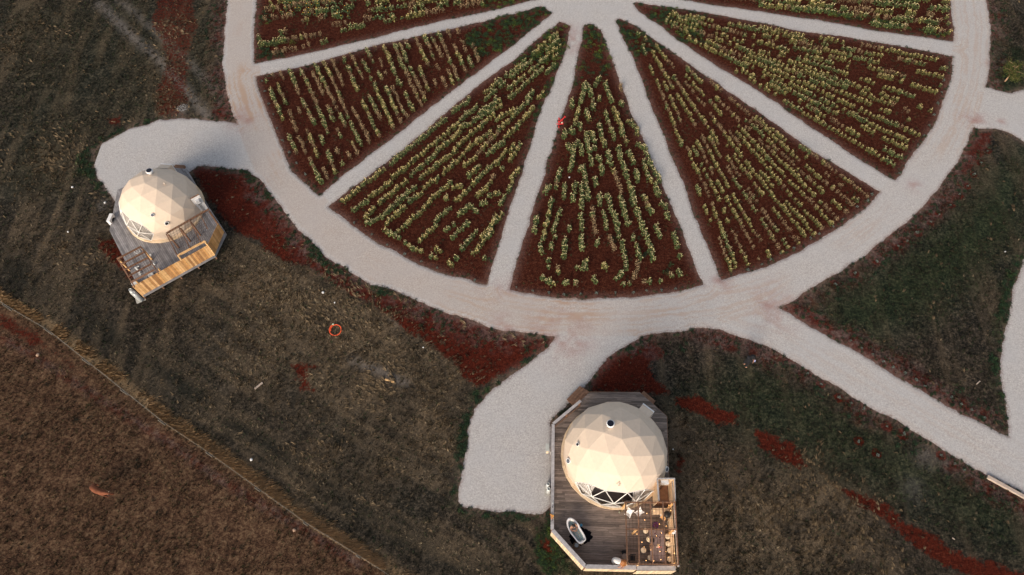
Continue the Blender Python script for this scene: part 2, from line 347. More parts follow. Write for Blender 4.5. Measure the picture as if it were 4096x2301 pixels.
def ground_material():
    m = bpy.data.materials.new('meadow and soil'); m.use_nodes = True; n, l = m.node_tree.nodes, m.node_tree.links
    b = n['Principled BSDF']; b.inputs['Roughness'].default_value = .95; b.inputs['Specular IOR Level'].default_value = .1
    tc = n.new('ShaderNodeTexCoord')
    def noise(s, d=4, r=.6, dist=0, sc=None):
        x = n.new('ShaderNodeTexNoise'); x.inputs['Scale'].default_value = s; x.inputs['Detail'].default_value = d
        x.inputs['Roughness'].default_value = r; x.inputs['Distortion'].default_value = dist
        if sc:
            mp = n.new('ShaderNodeMapping'); mp.inputs['Scale'].default_value = sc[:3]; mp.inputs['Rotation'].default_value = (0, 0, sc[3])
            l.new(tc.outputs['Object'], mp.inputs[0]); l.new(mp.outputs[0], x.inputs['Vector'])
        else: l.new(tc.outputs['Object'], x.inputs['Vector'])
        return x.outputs['Fac']
    def ramp(f, st):
        r = n.new('ShaderNodeValToRGB'); e = r.color_ramp.elements
        while len(e) < len(st): e.new(.5)
        for q, (p, c) in zip(e, st): q.position = p; q.color = (*c, 1)
        l.new(f, r.inputs[0]); return r.outputs[0]
    def mix(f, a, c, t='MIX'):
        x = n.new('ShaderNodeMix'); x.data_type = 'RGBA'; x.blend_type = t
        if isinstance(f, float): x.inputs[0].default_value = f
        else: l.new(f, x.inputs[0])
        l.new(a, x.inputs[6]) if not isinstance(a, tuple) else setattr(x.inputs[6], 'default_value', (*a, 1))
        l.new(c, x.inputs[7]) if not isinstance(c, tuple) else setattr(x.inputs[7], 'default_value', (*c, 1))
        return x.outputs[2]
    def math_(op, a, c=0.0, cl=False):
        x = n.new('ShaderNodeMath'); x.operation = op; x.use_clamp = cl
        for i, q in enumerate((a, c)):
            if isinstance(q, (int, float)): x.inputs[i].default_value = q
            else: l.new(q, x.inputs[i])
        return x.outputs[0]
    def att(nm):
        a = n.new('ShaderNodeAttribute'); a.attribute_name = nm; s_ = n.new('ShaderNodeSeparateColor'); l.new(a.outputs['Color'], s_.inputs[0])
        return s_.outputs[0], s_.outputs[1], s_.outputs[2], a.outputs['Alpha']
    so_, gr_, go_, pa_ = att('map_a'); du_, we_, tk_, rv_ = att('map_b')
    fine = noise(11, 6, .9); mid = noise(4.5, 4, .85); big = noise(.16, 3, .5); streak = noise(1.0, 5, .7, 0, (2.6, .35, 1, .12))
    k = math_('ADD', math_('MULTIPLY', fine, .25), math_('ADD', math_('MULTIPLY', mid, .55), math_('MULTIPLY', noise(1.1, 4, .6), .20)))
    grass = ramp(k, [(.41, (.0025, .003, .003)), (.475, (.013, .0135, .011)), (.53, (.042, .036, .028)), (.60, (.125, .10, .074))])
    grass2 = ramp(k, [(.42, (.005, .004, .003)), (.5, (.040, .030, .022)), (.60, (.125, .092, .062))])
    c = mix(ramp(big, [(.4, (0, 0, 0)), (.6, (.5, .5, .5))]), grass, grass2)
    st_, sw_, shadow_, _a = att('map_c')
    straw = ramp(noise(7, 6, .85, 1.5), [(.34, (.022, .017, .012)), (.46, (.070, .052, .034)), (.56, (.16, .118, .076)), (.68, (.29, .22, .145))])
    c = mix(ramp(st_, [(.46, (0, 0, 0)), (.70, (.6, .6, .6))]), c, straw)
    c = mix(sw_, c, straw)
    c = mix(math_('MULTIPLY', shadow_, .75), c, ramp(fine, [(.35, (.006, .007, .006)), (.6, (.026, .026, .020))]))  # darkens the ground colour for the shadow band along the fence
    padc = ramp(k, [(.40, (.012, .007, .005)), (.475, (.058, .030, .018)), (.53, (.108, .063, .037)), (.60, (.18, .118, .070))])
    c = mix(pa_, c, padc)
    gold = ramp(fine, [(.38, (.10, .062, .03)), (.5, (.25, .165, .09)), (.6, (.42, .29, .16))]); c = mix(go_, c, gold)
    grn = ramp(k, [(.42, (.003, .006, .0035)), (.5, (.013, .024, .011)), (.58, (.045, .058, .026))]); c = mix(math_('MULTIPLY', gr_, .95), c, grn)
    track = ramp(fine, [(.38, (.08, .07, .062)), (.6, (.26, .235, .22))]); c = mix(math_('MULTIPLY', tk_, .6, True), c, track)
    red = ramp(math_('ADD', math_('MULTIPLY', noise(16, 6, .8), .6), math_('MULTIPLY', mid, .4)),
               [(.40, (.012, .0026, .0016)), (.48, (.044, .0062, .0030)), (.54, (.082, .012, .0055)), (.62, (.13, .046, .026))])
    bed = ramp(math_('ADD', math_('MULTIPLY', noise(16, 6, .8), .6), math_('MULTIPLY', mid, .4)),
               [(.40, (.007, .0022, .0014)), (.475, (.030, .0062, .0034)), (.53, (.068, .0150, .0072)), (.60, (.12, .058, .034))])
    red = mix(we_, red, bed)
    edge = math_('MULTIPLY', math_('ADD', so_, math_('ADD', math_('MULTIPLY', math_('SUBTRACT', mid, .5), 1.1), math_('MULTIPLY', math_('SUBTRACT', noise(5, 5, .8), .5), 1.2))), 1.0, True)
    c = mix(ramp(edge, [(.40, (0, 0, 0)), (.62, (1, 1, 1))]), c, red)
    rvm = math_('MULTIPLY', rv_, ramp(noise(3.0, 6, .8), [(.36, (0, 0, 0)), (.50, (1, 1, 1))]))
    rvc = mix(ramp(noise(1.3, 4, .7), [(.46, (0, 0, 0)), (.56, (1, 1, 1))]), ramp(k, [(.40, (.03, .018, .017)), (.5, (.095, .058, .052)), (.6, (.17, .12, .105))]), ramp(k, [(.40, (.02, .005, .004)), (.5, (.065, .012, .008)), (.6, (.12, .04, .028))]))
    c = mix(rvm, c, rvc)
    dm = math_('MULTIPLY', math_('POWER', du_, 2.2), ramp(noise(5, 5, .7), [(.35, (.15, .15, .15)), (.65, (1, 1, 1))]))
    c = mix(math_('MULTIPLY', dm, .55), c, (.26, .17, .145))
    l.new(c, b.inputs['Base Color'])
    bp = n.new('ShaderNodeBump'); bp.inputs['Strength'].default_value = .9; bp.inputs['Distance'].default_value = .12
    l.new(k, bp.inputs['Height']); l.new(bp.outputs[0], b.inputs['Normal'])
    return m
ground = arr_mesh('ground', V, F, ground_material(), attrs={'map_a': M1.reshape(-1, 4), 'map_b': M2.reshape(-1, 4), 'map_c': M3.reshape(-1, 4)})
tag(ground, 'dry brown meadow with dark red soil beds and paddock', None, kind='structure')

# ------------------------------------------------------------------ gravel roads and paths
def gravel_material(name, warm):
    m = bpy.data.materials.new(name); m.use_nodes = True; n, l = m.node_tree.nodes, m.node_tree.links
    b = n['Principled BSDF']; b.inputs['Roughness'].default_value = .92; b.inputs['Specular IOR Level'].default_value = .15
    tc = n.new('ShaderNodeTexCoord'); a = n.new('ShaderNodeAttribute'); a.attribute_name = 'edge'
    sp = n.new('ShaderNodeSeparateColor'); l.new(a.outputs['Color'], sp.inputs[0])
    def noise(s, d=3, r=.6):
        x = n.new('ShaderNodeTexNoise'); x.inputs['Scale'].default_value = s; x.inputs['Detail'].default_value = d; x.inputs['Roughness'].default_value = r
        l.new(tc.outputs['Object'], x.inputs['Vector']); return x.outputs['Fac']
    def ramp(f, st):
        r = n.new('ShaderNodeValToRGB'); e = r.color_ramp.elements
        while len(e) < len(st): e.new(.5)
        for q, (p, c) in zip(e, st): q.position = p; q.color = (*c, 1)
        l.new(f, r.inputs[0]); return r.outputs[0]
    def mix(f, x0, x1, t='MIX'):
        x = n.new('ShaderNodeMix'); x.data_type = 'RGBA'; x.blend_type = t
        l.new(f, x.inputs[0]) if not isinstance(f, float) else setattr(x.inputs[0], 'default_value', f)
        for i, q in ((6, x0), (7, x1)):
            if isinstance(q, tuple): x.inputs[i].default_value = (*q, 1)
            else: l.new(q, x.inputs[i])
        return x.outputs[2]
    grit = ramp(noise(11, 6, .95), [(.38, (.25, .240, .238)), (.48, (.39, .376, .372)), (.54, (.455, .440, .434)), (.62, (.61, .594, .586))])
    c = mix(ramp(noise(.35, 4, .6), [(.38, (0, 0, 0)), (.7, (.55, .55, .55))]), grit, (.40, .404, .422))
    c = mix(sp.outputs[1], c, (.38, .285, .225))                       # wheel tracks rubbed warm
    c = mix(sp.outputs[2], c, (.26, .10, .08))                        # red dust carried onto the gravel
    dark = n.new('ShaderNodeMath'); dark.operation = 'MULTIPLY'; l.new(sp.outputs[0], dark.inputs[0]); l.new(ramp(noise(7, 6, .8), [(.42, (.1, .1, .1)), (.56, (1, 1, 1))]), dark.inputs[1])
    c = mix(dark.outputs[0], c, (.15, .095, .085))
    l.new(c, b.inputs['Base Color'])
    bp = n.new('ShaderNodeBump'); bp.inputs['Strength'].default_value = .5; bp.inputs['Distance'].default_value = .02
    l.new(noise(30, 3, .7), bp.inputs['Height']); l.new(bp.outputs[0], b.inputs['Normal'])
    return m
hx = np.arange(-33, 52, .115); hy = np.arange(7, 64, .115); HX, HY = np.meshgrid(hx, hy)
gs, GPp, hd, hw = gravel_sdf(HX, HY)
ring_d = np.abs(-hd-1.3)
wt = vnoise(HX, HY, .25, 4)
# wheel tracks follow the roads: thin warm bands at set distances from the road edge
e = -gs
streak = np.sin(e*6.0+wt*2)*.45+np.sin(e*15.0+1+wt*2)*.45+np.sin(e*24.0+wt*3)*.35+(fbm(HX, HY, 1.2, 66)-.5)*1.2
inring = (hd < 0) & (-hd < 3.1)
warm = np.clip((streak-.02)*1.7, 0, 1)*np.where(inring, 1.0, np.where(GPp[3] < 0, .6, 0))*np.clip((fbm(HX, HY, .12, 61)-.33)*5, 0, 1)*1.0
left_low = np.clip((14-HX)/12, 0, 1)
warm = warm*(.40+.60*left_low)+.26*left_low*inring*(e > .3)+.05*inring
dustm = np.zeros(HX.shape)
for (u, v, r) in [(1430,100,1.6),(1448,110,1.2),(608,300,1.2),(1400,838,2.0),(1450,850,1.4),(1260,825,1.0),(1955,772,1.6),(2450,305,1.0),(2300,470,.6),(1300,720,.8),(1238,728,.8),(1810,712,.8),(2490,160,.5)]:
    cx, cy = G(u, v); dustm = np.maximum(dustm, np.exp(-((HX-cx)**2+(HY-cy)**2)/(r*r)))
cx, cy = G(2520, 306); dustm = np.maximum(dustm, 1.2*np.exp(-((HX-cx)**2+(HY-cy)**2)/.12))
dustm = np.clip(dustm*(fbm(HX, HY, 1.6, 8)-.3)*1.2, 0, .6)
edgem = np.clip(1-e/.24, 0, 1)**1.1*.85
Zg = np.clip(e*.16, -.03, .028)
ny, nx = HX.shape; ii = np.arange(ny*nx).reshape(ny, nx)
Fq = np.stack([ii[:-1, :-1], ii[:-1, 1:], ii[1:, 1:], ii[1:, :-1]], -1).reshape(-1, 4)
keep = gs.ravel()[Fq].min(1) < 0
Fq = Fq[keep]
fx, fy = HX.ravel()[Fq].mean(1), HY.ravel()[Fq].mean(1); fhd = hd.ravel()[Fq].mean(1)
own = np.zeros(len(Fq), int)                                       # 0 ring road
own[fhd < -2.75] = 1                                                # garden paths and hub
Pf = [p.ravel()[Fq].mean(1) for p in GPp]
for k, j in ((2, 1), (3, 2), (4, 3), (5, 4), (6, 5)): own[(fhd > 0) & (Pf[j] <= np.minimum.reduce([Pf[q] for q in range(1, 6)])+1e-9)] = k
VV = np.stack([HX.ravel(), HY.ravel(), Zg.ravel()], -1); CC = np.stack([edgem.ravel(), warm.ravel(), dustm.ravel()], -1)
gm = gravel_material('pale gravel', 0)
for k, nm, lb in ((0, 'ring_road', 'pale gravel ring road round the garden'), (1, 'garden_paths', 'pale gravel spoke paths and round hub between the beds'), (2, 'driveway', 'gravel driveway to the upper left dome'), (3, 'driveway', 'gravel driveway and parking beside the lower dome'), (4, 'gravel_road', 'gravel road running to the lower right'), (5, 'gravel_road', 'gravel road leaving at the right edge'), (6, 'gravel_road', 'curved gravel track at the far right edge')):
    f = Fq[own == k]
    if not len(f): continue
    u, inv = np.unique(f, return_inverse=True); o = arr_mesh(nm, VV[u], inv.reshape(-1, 4), gm, attrs={'edge': CC[u]}, smooth=True)
    tag(o, lb, None, kind='structure')

# ================================================================== vegetation
leafm = mat('foliage', (.9, .9, .9), rough=.7, var=.12, scale=14, attr='tone', spec=.25)
drym = mat('dry grass', (.9, .9, .9), rough=.9, var=.15, scale=8, attr='tone', spec=.1)

def leaf(V, F, C, p, d, L, Wd, col, droop=.3):
    """pointed leaf of two folded faces, p base, d direction"""
    d = np.array(d)/np.linalg.norm(d); up = np.array([0, 0, 1.]); s = np.cross(d, up); s /= np.linalg.norm(s)+1e-9
    k = len(V); a = p; m1 = p+d*L*.45+s*Wd/2+up*.02; m2 = p+d*L*.45-s*Wd/2+up*.02; e = p+d*L-up*L*droop; r = p+d*L*.5-up*.015
    V += [a, m1, e, m2, r]; F += [(k, k+4, k+1), (k+4, k+2, k+1), (k, k+3, k+4), (k+4, k+3, k+2)]; C += [col]*5
def knob(V, F, C, o, r, col, rr):
    k = len(V); n = 6; t = rr.uniform(0, 6.28); tl = np.array([rr.normal()*.35, rr.normal()*.35-.15, 0])
    for i in range(n):
        a = t+i*math.pi*2/n; V.append(o+np.array([math.cos(a)*r, math.sin(a)*r, 0]))
    V.append(o+np.array([0, 0, r*.75])+tl*r); V.append(o+np.array([0, 0, -r*.5])); C += [col]*(n+2)
    for i in range(n): F.append((k+i, k+(i+1) % n, k+n)); F.append((k+(i+1) % n, k+i, k+n+1))
def sunflower_template(kind, seed):
    rr = np.random.default_rng(seed); V, F, C = [], [], []
    g = {'green': [(.042,.070,.024), (.070,.108,.034), (.115,.145,.048), (.17,.185,.065)],
         'yellow': [(.085,.10,.030), (.15,.145,.046), (.22,.185,.065), (.08,.10,.03)],
         'dry': [(.14,.10,.055), (.20,.14,.08), (.10,.095,.04), (.27,.19,.105)],
         'young': [(.04,.09,.035), (.06,.12,.04), (.09,.15,.05), (.10,.15,.06)]}[kind]
    hc = {'green': [(.78,.66,.34), (.66,.58,.26), (.86,.70,.42)], 'yellow': [(.88,.70,.34), (.90,.74,.42), (.74,.58,.22)],
          'dry': [(.52,.36,.20), (.62,.44,.25), (.40,.27,.15)], 'young': [(.70,.66,.35), (.75,.40,.05)]}[kind]
    h = .62 if kind != 'young' else .5
    nl = {'green': 30, 'yellow': 24, 'dry': 18, 'young': 14}[kind]
    for i in range(nl):
        a = rr.uniform(0, 6.283); z = rr.uniform(.10, h-.06); q = rr.uniform(.02, .10)+.07*(1-z/h)
        L = rr.uniform(.11, .19)*(1.0 if kind != 'dry' else .8); p = np.array([math.cos(a)*q, math.sin(a)*q, z])
        c = np.array(g[rr.integers(4)])*rr.uniform(.75, 1.25)
        leaf(V, F, C, p, (math.cos(a), math.sin(a), rr.uniform(-.15, .5)), L, L*(.85 if kind != 'dry' else .55), tuple(c), rr.uniform(.1, .5))
    for i in range({'green': 7, 'yellow': 9, 'dry': 10, 'young': 1}[kind]):
        a = rr.uniform(0, 6.283); q = rr.uniform(.02, .25) if kind != 'young' else 0
        o = np.array([math.cos(a)*q, math.sin(a)*q, h+rr.uniform(-.10, .10)]); c = np.array(hc[rr.integers(len(hc))])*rr.uniform(.8, 1.15)
        knob(V, F, C, o, rr.uniform(.024, .044) if kind != 'young' else .05, tuple(c), rr)
        k = len(V); s = .008; b = np.array([o[0]*.3, o[1]*.3, .15]); V += [b+(s, 0, 0), b-(s, 0, 0), o-(s, 0, 0), o+(s, 0, 0)]
        F += [(k, k+1, k+2), (k, k+2, k+3)]; C += [tuple(g[1])]*4
    k = len(V); s = .014; V += [np.array(q) for q in ((s, 0, 0), (-s, 0, 0), (0, s, h), (0, -s*2, 0))]; F += [(k, k+1, k+2), (k+1, k+3, k+2), (k+3, k, k+2)]; C += [tuple(g[0])]*4
    return np.array(V), np.array(F), np.array(C)
TPL = {k: [sunflower_template(k, 100+i*7+j*31) for i in range(5)] for j, k in enumerate(('green', 'yellow', 'dry', 'young'))}

def plan_rows(wk, A0, A1, B0, B1, N, mix=None, conv=False, tip=None, on=.86, back=.30, size=1.0, step=.36, inset=.42, tall=.2):
    rr = np.random.default_rng(wk*13+5); out = []; poly = WPOLY[wk]
    a0, a1, b0, b1 = [np.array(G(*p)) for p in (A0, A1, B0, B1)]
    for i in range(N):
        t = i/(N-1)+rr.normal()*.006; p0 = a0*(1-t)+b0*t; p1 = a1*(1-t)+b1*t; d = p1-p0; L = np.linalg.norm(d); d /= L
        s0 = -6.0; s = s0; st = True; wob = rr.uniform(0, 6); kind0 = None; runleft = 0
        while s < L+6:
            if runleft <= 0: kind0 = rr.choice(list(mix), p=list(mix.values())); runleft = rr.integers(2, 9)
            if st: st = rr.random() < on
            else: st = rr.random() < back
            frac = max(0.0, min(1.0, s/L))
            if conv:
                gap = np.linalg.norm((a0*(1-frac)+a1*frac)-(b0*(1-frac)+b1*frac))/(N-1)
                if gap < .48 and i % 2: st2 = False
                elif gap < .27 and i % 4: st2 = False
                else: st2 = True
            else: st2 = True
            if st and st2:
                p = p0+d*s+np.array([-d[1], d[0]])*(math.sin(s*.5+wob)*.06)+rr.normal(size=2)*.035
                out.append((p[0], p[1], kind0 if rr.random() < .8 else rr.choice(list(mix), p=list(mix.values())), size*rr.uniform(.72, 1.15), rr.uniform(0, 6.28))); runleft -= 1
            s += step*rr.uniform(.85, 1.25)
    if not out: return []
    px = np.array([o[0] for o in out]); py = np.array([o[1] for o in out])
    d = sdf(px, py, poly)+(fbm(px, py, .5, wk)-.5)*.5; hubd = np.hypot(px-G(1484, -35)[0], py-G(1484, -35)[1])
    rim = -sdf(px, py, DISC)
    ok = (d < -inset) & (rim > 2.6+.60+(fbm(px, py, .35, wk+9)-.5)*.9)
    if tip: ok &= hubd > tip+(fbm(px, py, .6, 3)-.5)*2
    return [(*o, wk) for o, k in zip(out, ok) if k]
PL = []
PL += plan_rows(3, (870,515), (1390,100), (1150,672), (1400,330), 13, conv=True, mix=dict(green=.50, yellow=.48, dry=.02), tip=7.2, on=.90, back=.34, size=.85, step=.30)
PL = [p_ for p_ in PL if 723.5-FPX*(p_[1]*math.cos(CAM_TILT)-CAM_H*math.sin(CAM_TILT))/(p_[1]*math.sin(CAM_TILT)+CAM_H*math.cos(CAM_TILT)) < 256]
SEG4 = [(365,430,345,520),(380,430,395,480),(300,525,300,540),(335,550,315,630),(340,630,345,650),(405,505,410,550),(370,560,385,605),(415,430,440,400),(470,430,500,510),(440,490,440,505),(540,430,545,455),(545,520,550,530),(465,570,515,700),(510,555,550,640),(550,655,555,680),(435,630,465,735),(400,670,405,695),(370,680,380,740),(410,720,415,745),(300,660,305,670),(265,670,265,695),(580,615,610,640),(625,650,630,680),(565,700,570,720),(330,715,300,760),(280,740,285,750),(345,740,348,775),(385,755,390,765),(585,770,605,820),(630,730,650,740),(660,740,700,840),(310,765,290,860),(390,790,400,830),(435,800,440,810),(480,770,495,830),(530,750,575,890),(445,840,450,870),(355,840,385,1000),(340,860,345,850),(660,820,690,910),(715,860,735,910),(620,860,630,905),(240,860,220,940),(185,940,170,970),(505,865,550,970),(415,900,420,930),(585,925,590,945),(265,940,260,990),(320,930,305,1010),(345,940,350,1045),(600,960,610,1030),(435,990,440,1030),(480,990,500,1070),(540,990,575,1100),(660,990,680,1040),(715,930,735,980),(695,1060,700,1070),(750,1030,760,1040),(775,1080,780,1100),(200,1010,195,1045),(245,1060,215,1140),(185,1070,155,1200),(345,1080,350,1150),(400,1050,415,1175),(460,1070,475,1150),(515,1080,535,1190),(120,1100,110,1170),(285,1140,285,1150),(590,1120,580,1130),(625,1060,700,1280),(720,1140,740,1190),(810,1180,830,1240),(210,1165,210,1190),(485,1190,510,1260),(345,1190,350,1260),(425,1215,425,1230),(605,1190,605,1200),(265,1210,260,1290),(140,1230,150,1270),(195,1230,200,1250),(550,1220,570,1350),(625,1240,640,1300),(840,1290,850,1295),(705,1305,705,1315),(180,1310,185,1340),(225,1350,230,1365),(375,1310,365,1325),(325,1350,370,1350),(460,1340,465,1350),(610,1400,630,1330),(410,1400,420,1415),(520,1400,550,1375),(660,1420,690,1415),(745,1410,755,1415),(795,1380,800,1390),(835,1370,845,1385),(155,1400,205,1430),(265,1420,275,1430),(315,1420,320,1430),(555,1430,590,1430)]
SEG3 = [(330,235,530,70),(555,45,615,5),(230,310,305,255),(160,370,215,325),(385,245,575,90),(585,75,640,30),(650,50,725,5),(195,400,245,370),(340,280,380,255),(255,355,335,300),(405,275,485,210),(495,195,580,120),(585,105,725,25),(290,375,385,300),(240,430,270,395),(245,450,300,430),(300,425,385,352),(440,285,570,185),(580,165,700,60),(715,75,775,40),(770,65,835,0),(375,350,420,320),(400,370,445,340),(455,320,505,285),(520,270,595,205),(605,185,690,120),(650,195,715,125),(725,110,760,80),(800,85,850,30),(310,480,360,500),(315,450,385,390),(360,475,450,400),(455,385,545,305),(600,240,640,210),(615,275,655,240),(680,200,740,155),(745,140,790,100),(440,510,495,460),(495,440,545,395),(570,365,615,325),(560,320,585,315),(530,360,535,355),(555,500,610,450),(580,420,620,385),(630,305,695,245),(645,350,695,300),(710,235,750,190),(690,350,725,340),(640,400,645,405),(530,475,555,455),(660,380,675,375),(700,285,705,280),(735,255,740,255),(765,220,800,165),(770,185,775,170),(765,285,800,258),(760,330,775,290),(590,540,640,480),(630,560,680,500),(680,495,715,425),(665,500,690,465),(690,490,700,480),(720,440,735,415),(385,520,410,540),(430,545,440,550),(480,570,495,575),(500,545,510,550),(540,590,550,600),(570,575,575,575),(675,575,678,580),(730,380,745,350)]
rt = np.random.default_rng(77)
def trace(segs, conv_, wk, mix, size, step):
    for u0, v0, u1, v1 in segs:
        a, b = np.array(G(*conv_(u0, v0))), np.array(G(*conv_(u1, v1))); L = np.linalg.norm(b-a); n_ = max(1, int(round(L/step))+1); kd = rt.choice(list(mix), p=list(mix.values()))
        for i in range(n_):
            p = a+(b-a)*(i/max(n_-1, 1))+rt.normal(size=2)*.035; PL.append((p[0], p[1], kd if rt.random() < .75 else rt.choice(list(mix), p=list(mix.values())), size*rt.uniform(.78, 1.15), rt.uniform(0, 6.28), wk))
trace(SEG4, lambda u, v: (1288+u*.5, v*.5+4), 4, dict(green=.84, yellow=.12, dry=.04), .92, .34)
trace(SEG3, lambda u, v: ((1200+u/.909)*.6289, (400+v/.909)*.6289+4), 3, dict(green=.45, yellow=.53, dry=.02), .88, .32)
PL += plan_rows(5, (1628,150), (1838,690), (1705,130), (2180,500), 17, dict(green=.10, yellow=.50, dry=.40), conv=True, tip=7.0, on=.90, back=.36, size=.66, step=.27)
PL += plan_rows(6, (1775,42), (2350,135), (1745,130), (2235,440), 16, dict(green=.22, yellow=.70, dry=.08), conv=True, tip=8.0, on=.89, back=.36, size=.76, step=.31)
PL += plan_rows(2, (664,190), (800,500), (1180,95), (1230,215), 25, dict(green=.32, yellow=.16, dry=.52), tip=9.5, on=.88, back=.38, size=.82, step=.31)
PL += plan_rows(1, (650,-60), (1350,-110), (690,160), (1350,10), 12, dict(green=.34, yellow=.16, dry=.46, young=.04), tip=8.5, on=.82, back=.22)
PL += plan_rows(7, (1800,-70), (2390,-40), (1850,28), (2395,88), 8, dict(green=.40, yellow=.25, dry=.35), tip=6.0, on=.88, back=.4)
rr = np.random.default_rng(3)                                       # the young grid of seedlings at the top left
for r in range(5):
    for c in range(13):
        u = 725+c*13.5+rr.normal()*2-r*3; v = -6+r*11+c*.8+rr.normal()
        if rr.random() < .82: p = G(u, v); PL.append((p[0], p[1], 'young', rr.uniform(.8, 1.0), rr.uniform(0, 6), 1))
camp = np.array([0, 0, CAM_H])
def visible(x, y):
    Zc = y*math.sin(CAM_TILT)+CAM_H*math.cos(CAM_TILT); u = 1288+FPX*x/Zc; v = 723.5-FPX*(y*math.cos(CAM_TILT)-CAM_H*math.sin(CAM_TILT))/Zc
    return -20 < u < 2596 and -20 < v < 1467
PL.sort(key=lambda o: (0 if visible(o[0], o[1]) else 1, (o[0]**2+o[1]**2+CAM_H**2)/o[3]**2))
WNAME = {1: 'the top left bed', 2: 'the second bed from the left', 3: 'the third bed from the left',
         4: 'the middle bed nearest the lower dome', 5: 'the bed right of the middle one', 6: 'the wide bed at the right', 7: 'the top right bed'}
KNAME = {'green': 'leafy green sunflower with pale heads in ', 'yellow': 'yellowing sunflower with cream heads in ',
         'dry': 'brown withered sunflower in ', 'young': 'small upright sunflower seedling in '}
tmesh = {}
for i, (x, y, kind, s, r, wk) in enumerate(PL[:300]):
    j = int(r*100) % 5
    if (kind, j) not in tmesh:
        V, F, C = TPL[kind][j]; o = arr_mesh('sunflower_plant', V, F, leafm, C); tmesh[(kind, j)] = o.data
    else: o = bpy.data.objects.new('sunflower_plant', tmesh[(kind, j)]); COL.objects.link(o)
    o.location = (x, y, 0); o.rotation_euler = (0, 0, r); o.scale = (s*.93, s*.93, s*.93)
    tag(o, KNAME[kind]+WNAME[wk], 'sunflower', KNAME[kind].split(' in ')[0]+'s in '+WNAME[wk])
def merge(items, tpl):
    Vs, Fs, Cs, k = [], [], [], 0
    for (x, y, kind, s, r, *_z) in items:
        V, F, C = tpl[kind][int(r*100) % len(tpl[kind])]; c, q = math.cos(r), math.sin(r)
        P = V*s*.95; P = np.stack([P[:, 0]*c-P[:, 1]*q+x, P[:, 0]*q+P[:, 1]*c+y, P[:, 2]], -1)
        Vs.append(P); Fs.append(F+k); Cs.append(C); k += len(V)
    return np.concatenate(Vs), np.concatenate(Fs), np.concatenate(Cs)
V, F, C = merge(PL[300:], TPL); o = arr_mesh('sunflower_rows', V, F, leafm, C)
tag(o, 'long rows of sunflowers filling the farther parts of the wedge beds', 'sunflowers', kind='stuff')
print('sunflowers', len(PL))

# small weeds and ground cover: clumps of leaf sized faces
def clump_template(pal, seed, n=26, r=.16, h=.12, L=.07, asp=.7):
    rr = np.random.default_rng(seed); V, F, C = [], [], []
    for i in range(n):
        a = rr.uniform(0, 6.283); q = r*math.sqrt(rr.random()); z = h*(1-(q/r)**2)*rr.uniform(.4, 1.1)+.01
        leaf(V, F, C, np.array([math.cos(a)*q, math.sin(a)*q, z]), (rr.normal(), rr.normal(), rr.uniform(0, .6)), L*rr.uniform(.7, 1.3), L*asp, tuple(np.array(pal[rr.integers(len(pal))])*rr.uniform(.7, 1.3)), .2)
    return np.array(V), np.array(F), np.array(C)
PAL = {'dark': [(.012,.035,.016), (.02,.05,.022), (.03,.065,.028)], 'mid': [(.035,.075,.022), (.055,.10,.03), (.03,.06,.025)],
       'bright': [(.10,.15,.02), (.07,.12,.02), (.14,.18,.04)], 'grey': [(.16,.20,.17), (.22,.26,.23), (.12,.16,.13)],
       'brown': [(.09,.065,.045), (.13,.095,.06), (.06,.045,.03)]}
CT = {k: [clump_template(v, 500+i+7*j) for i in range(4)] for j, (k, v) in enumerate(PAL.items())}
CT['grey'] = [clump_template(PAL['grey'], 900+i, 34, .10, .2, .08, .55) for i in range(4)]
items = []
rr = np.random.default_rng(11)
def scatter(poly, dens, kinds, s0=.8, s1=1.4):
    p = np.asarray(poly); x0, y0 = p.min(0); x1, y1 = p.max(0); n = int((x1-x0)*(y1-y0)*dens)
    x = rr.uniform(x0, x1, n); y = rr.uniform(y0, y1, n); g_, P_, dd, ww = gravel_sdf(x, y)
    ok = (sdf(x, y, p)+(fbm(x, y, .9, 31)-.5)*1.2 < 0) & (g_ > .06) & (fbm(x, y, 1.3, 15) > .40)
    ks = list(kinds); pr = np.array(list(kinds.values()))
    for a, b in zip(x[ok], y[ok]): items.append((a, b, ks[rr.choice(len(ks), p=pr)], rr.uniform(s0, s1), rr.uniform(0, 6.28)))
for j in (0, 1, 2, 3, 4, 5): scatter(GREENP[j], 16, [dict(dark=.45, mid=.45, bright=.10), dict(dark=.3, mid=.35, bright=.35), dict(dark=.4, mid=.35, bright=.25), dict(dark=.65, mid=.3, bright=.05), dict(dark=.45, mid=.45, bright=.1), dict(dark=.3, mid=.4, bright=.3)][j])
for j in (6, 7, 9, 10, 11): scatter(GREENP[j], 22, dict(dark=.8, mid=.2), .7, 1.2)
scatter(GREENP[8], 70, dict(dark=.25, mid=.65, bright=.10), .5, .9)
scatter(gp([(650,100),(700,110),(720,145),(650,158)]), 12, dict(dark=.7, mid=.3)); scatter(gp([(650,10),(690,10),(690,60),(650,70)]), 7, dict(dark=.4, mid=.4, bright=.2))
scatter(gp([(1940,20),(2100,45),(2300,75),(2380,95),(2380,80),(2200,50),(2000,15)]), 14, dict(dark=.35, mid=.45, bright=.2), .8, 1.3)
scatter(gp([(1480,150),(1520,140),(1545,200),(1500,215),(1470,200)]), 7, dict(dark=.6, mid=.3, bright=.1)); scatter(gp([(1440,150),(1470,150),(1460,210),(1440,215)]), 8, dict(mid=.6, bright=.4))
scatter(gp([(1340,300),(1365,260),(1345,340),(1320,360)]), 12, dict(mid=.6, dark=.4)); scatter(gp([(1520,595),(1680,590),(1720,690),(1650,700)]), 1.6, dict(dark=.8, mid=.2))
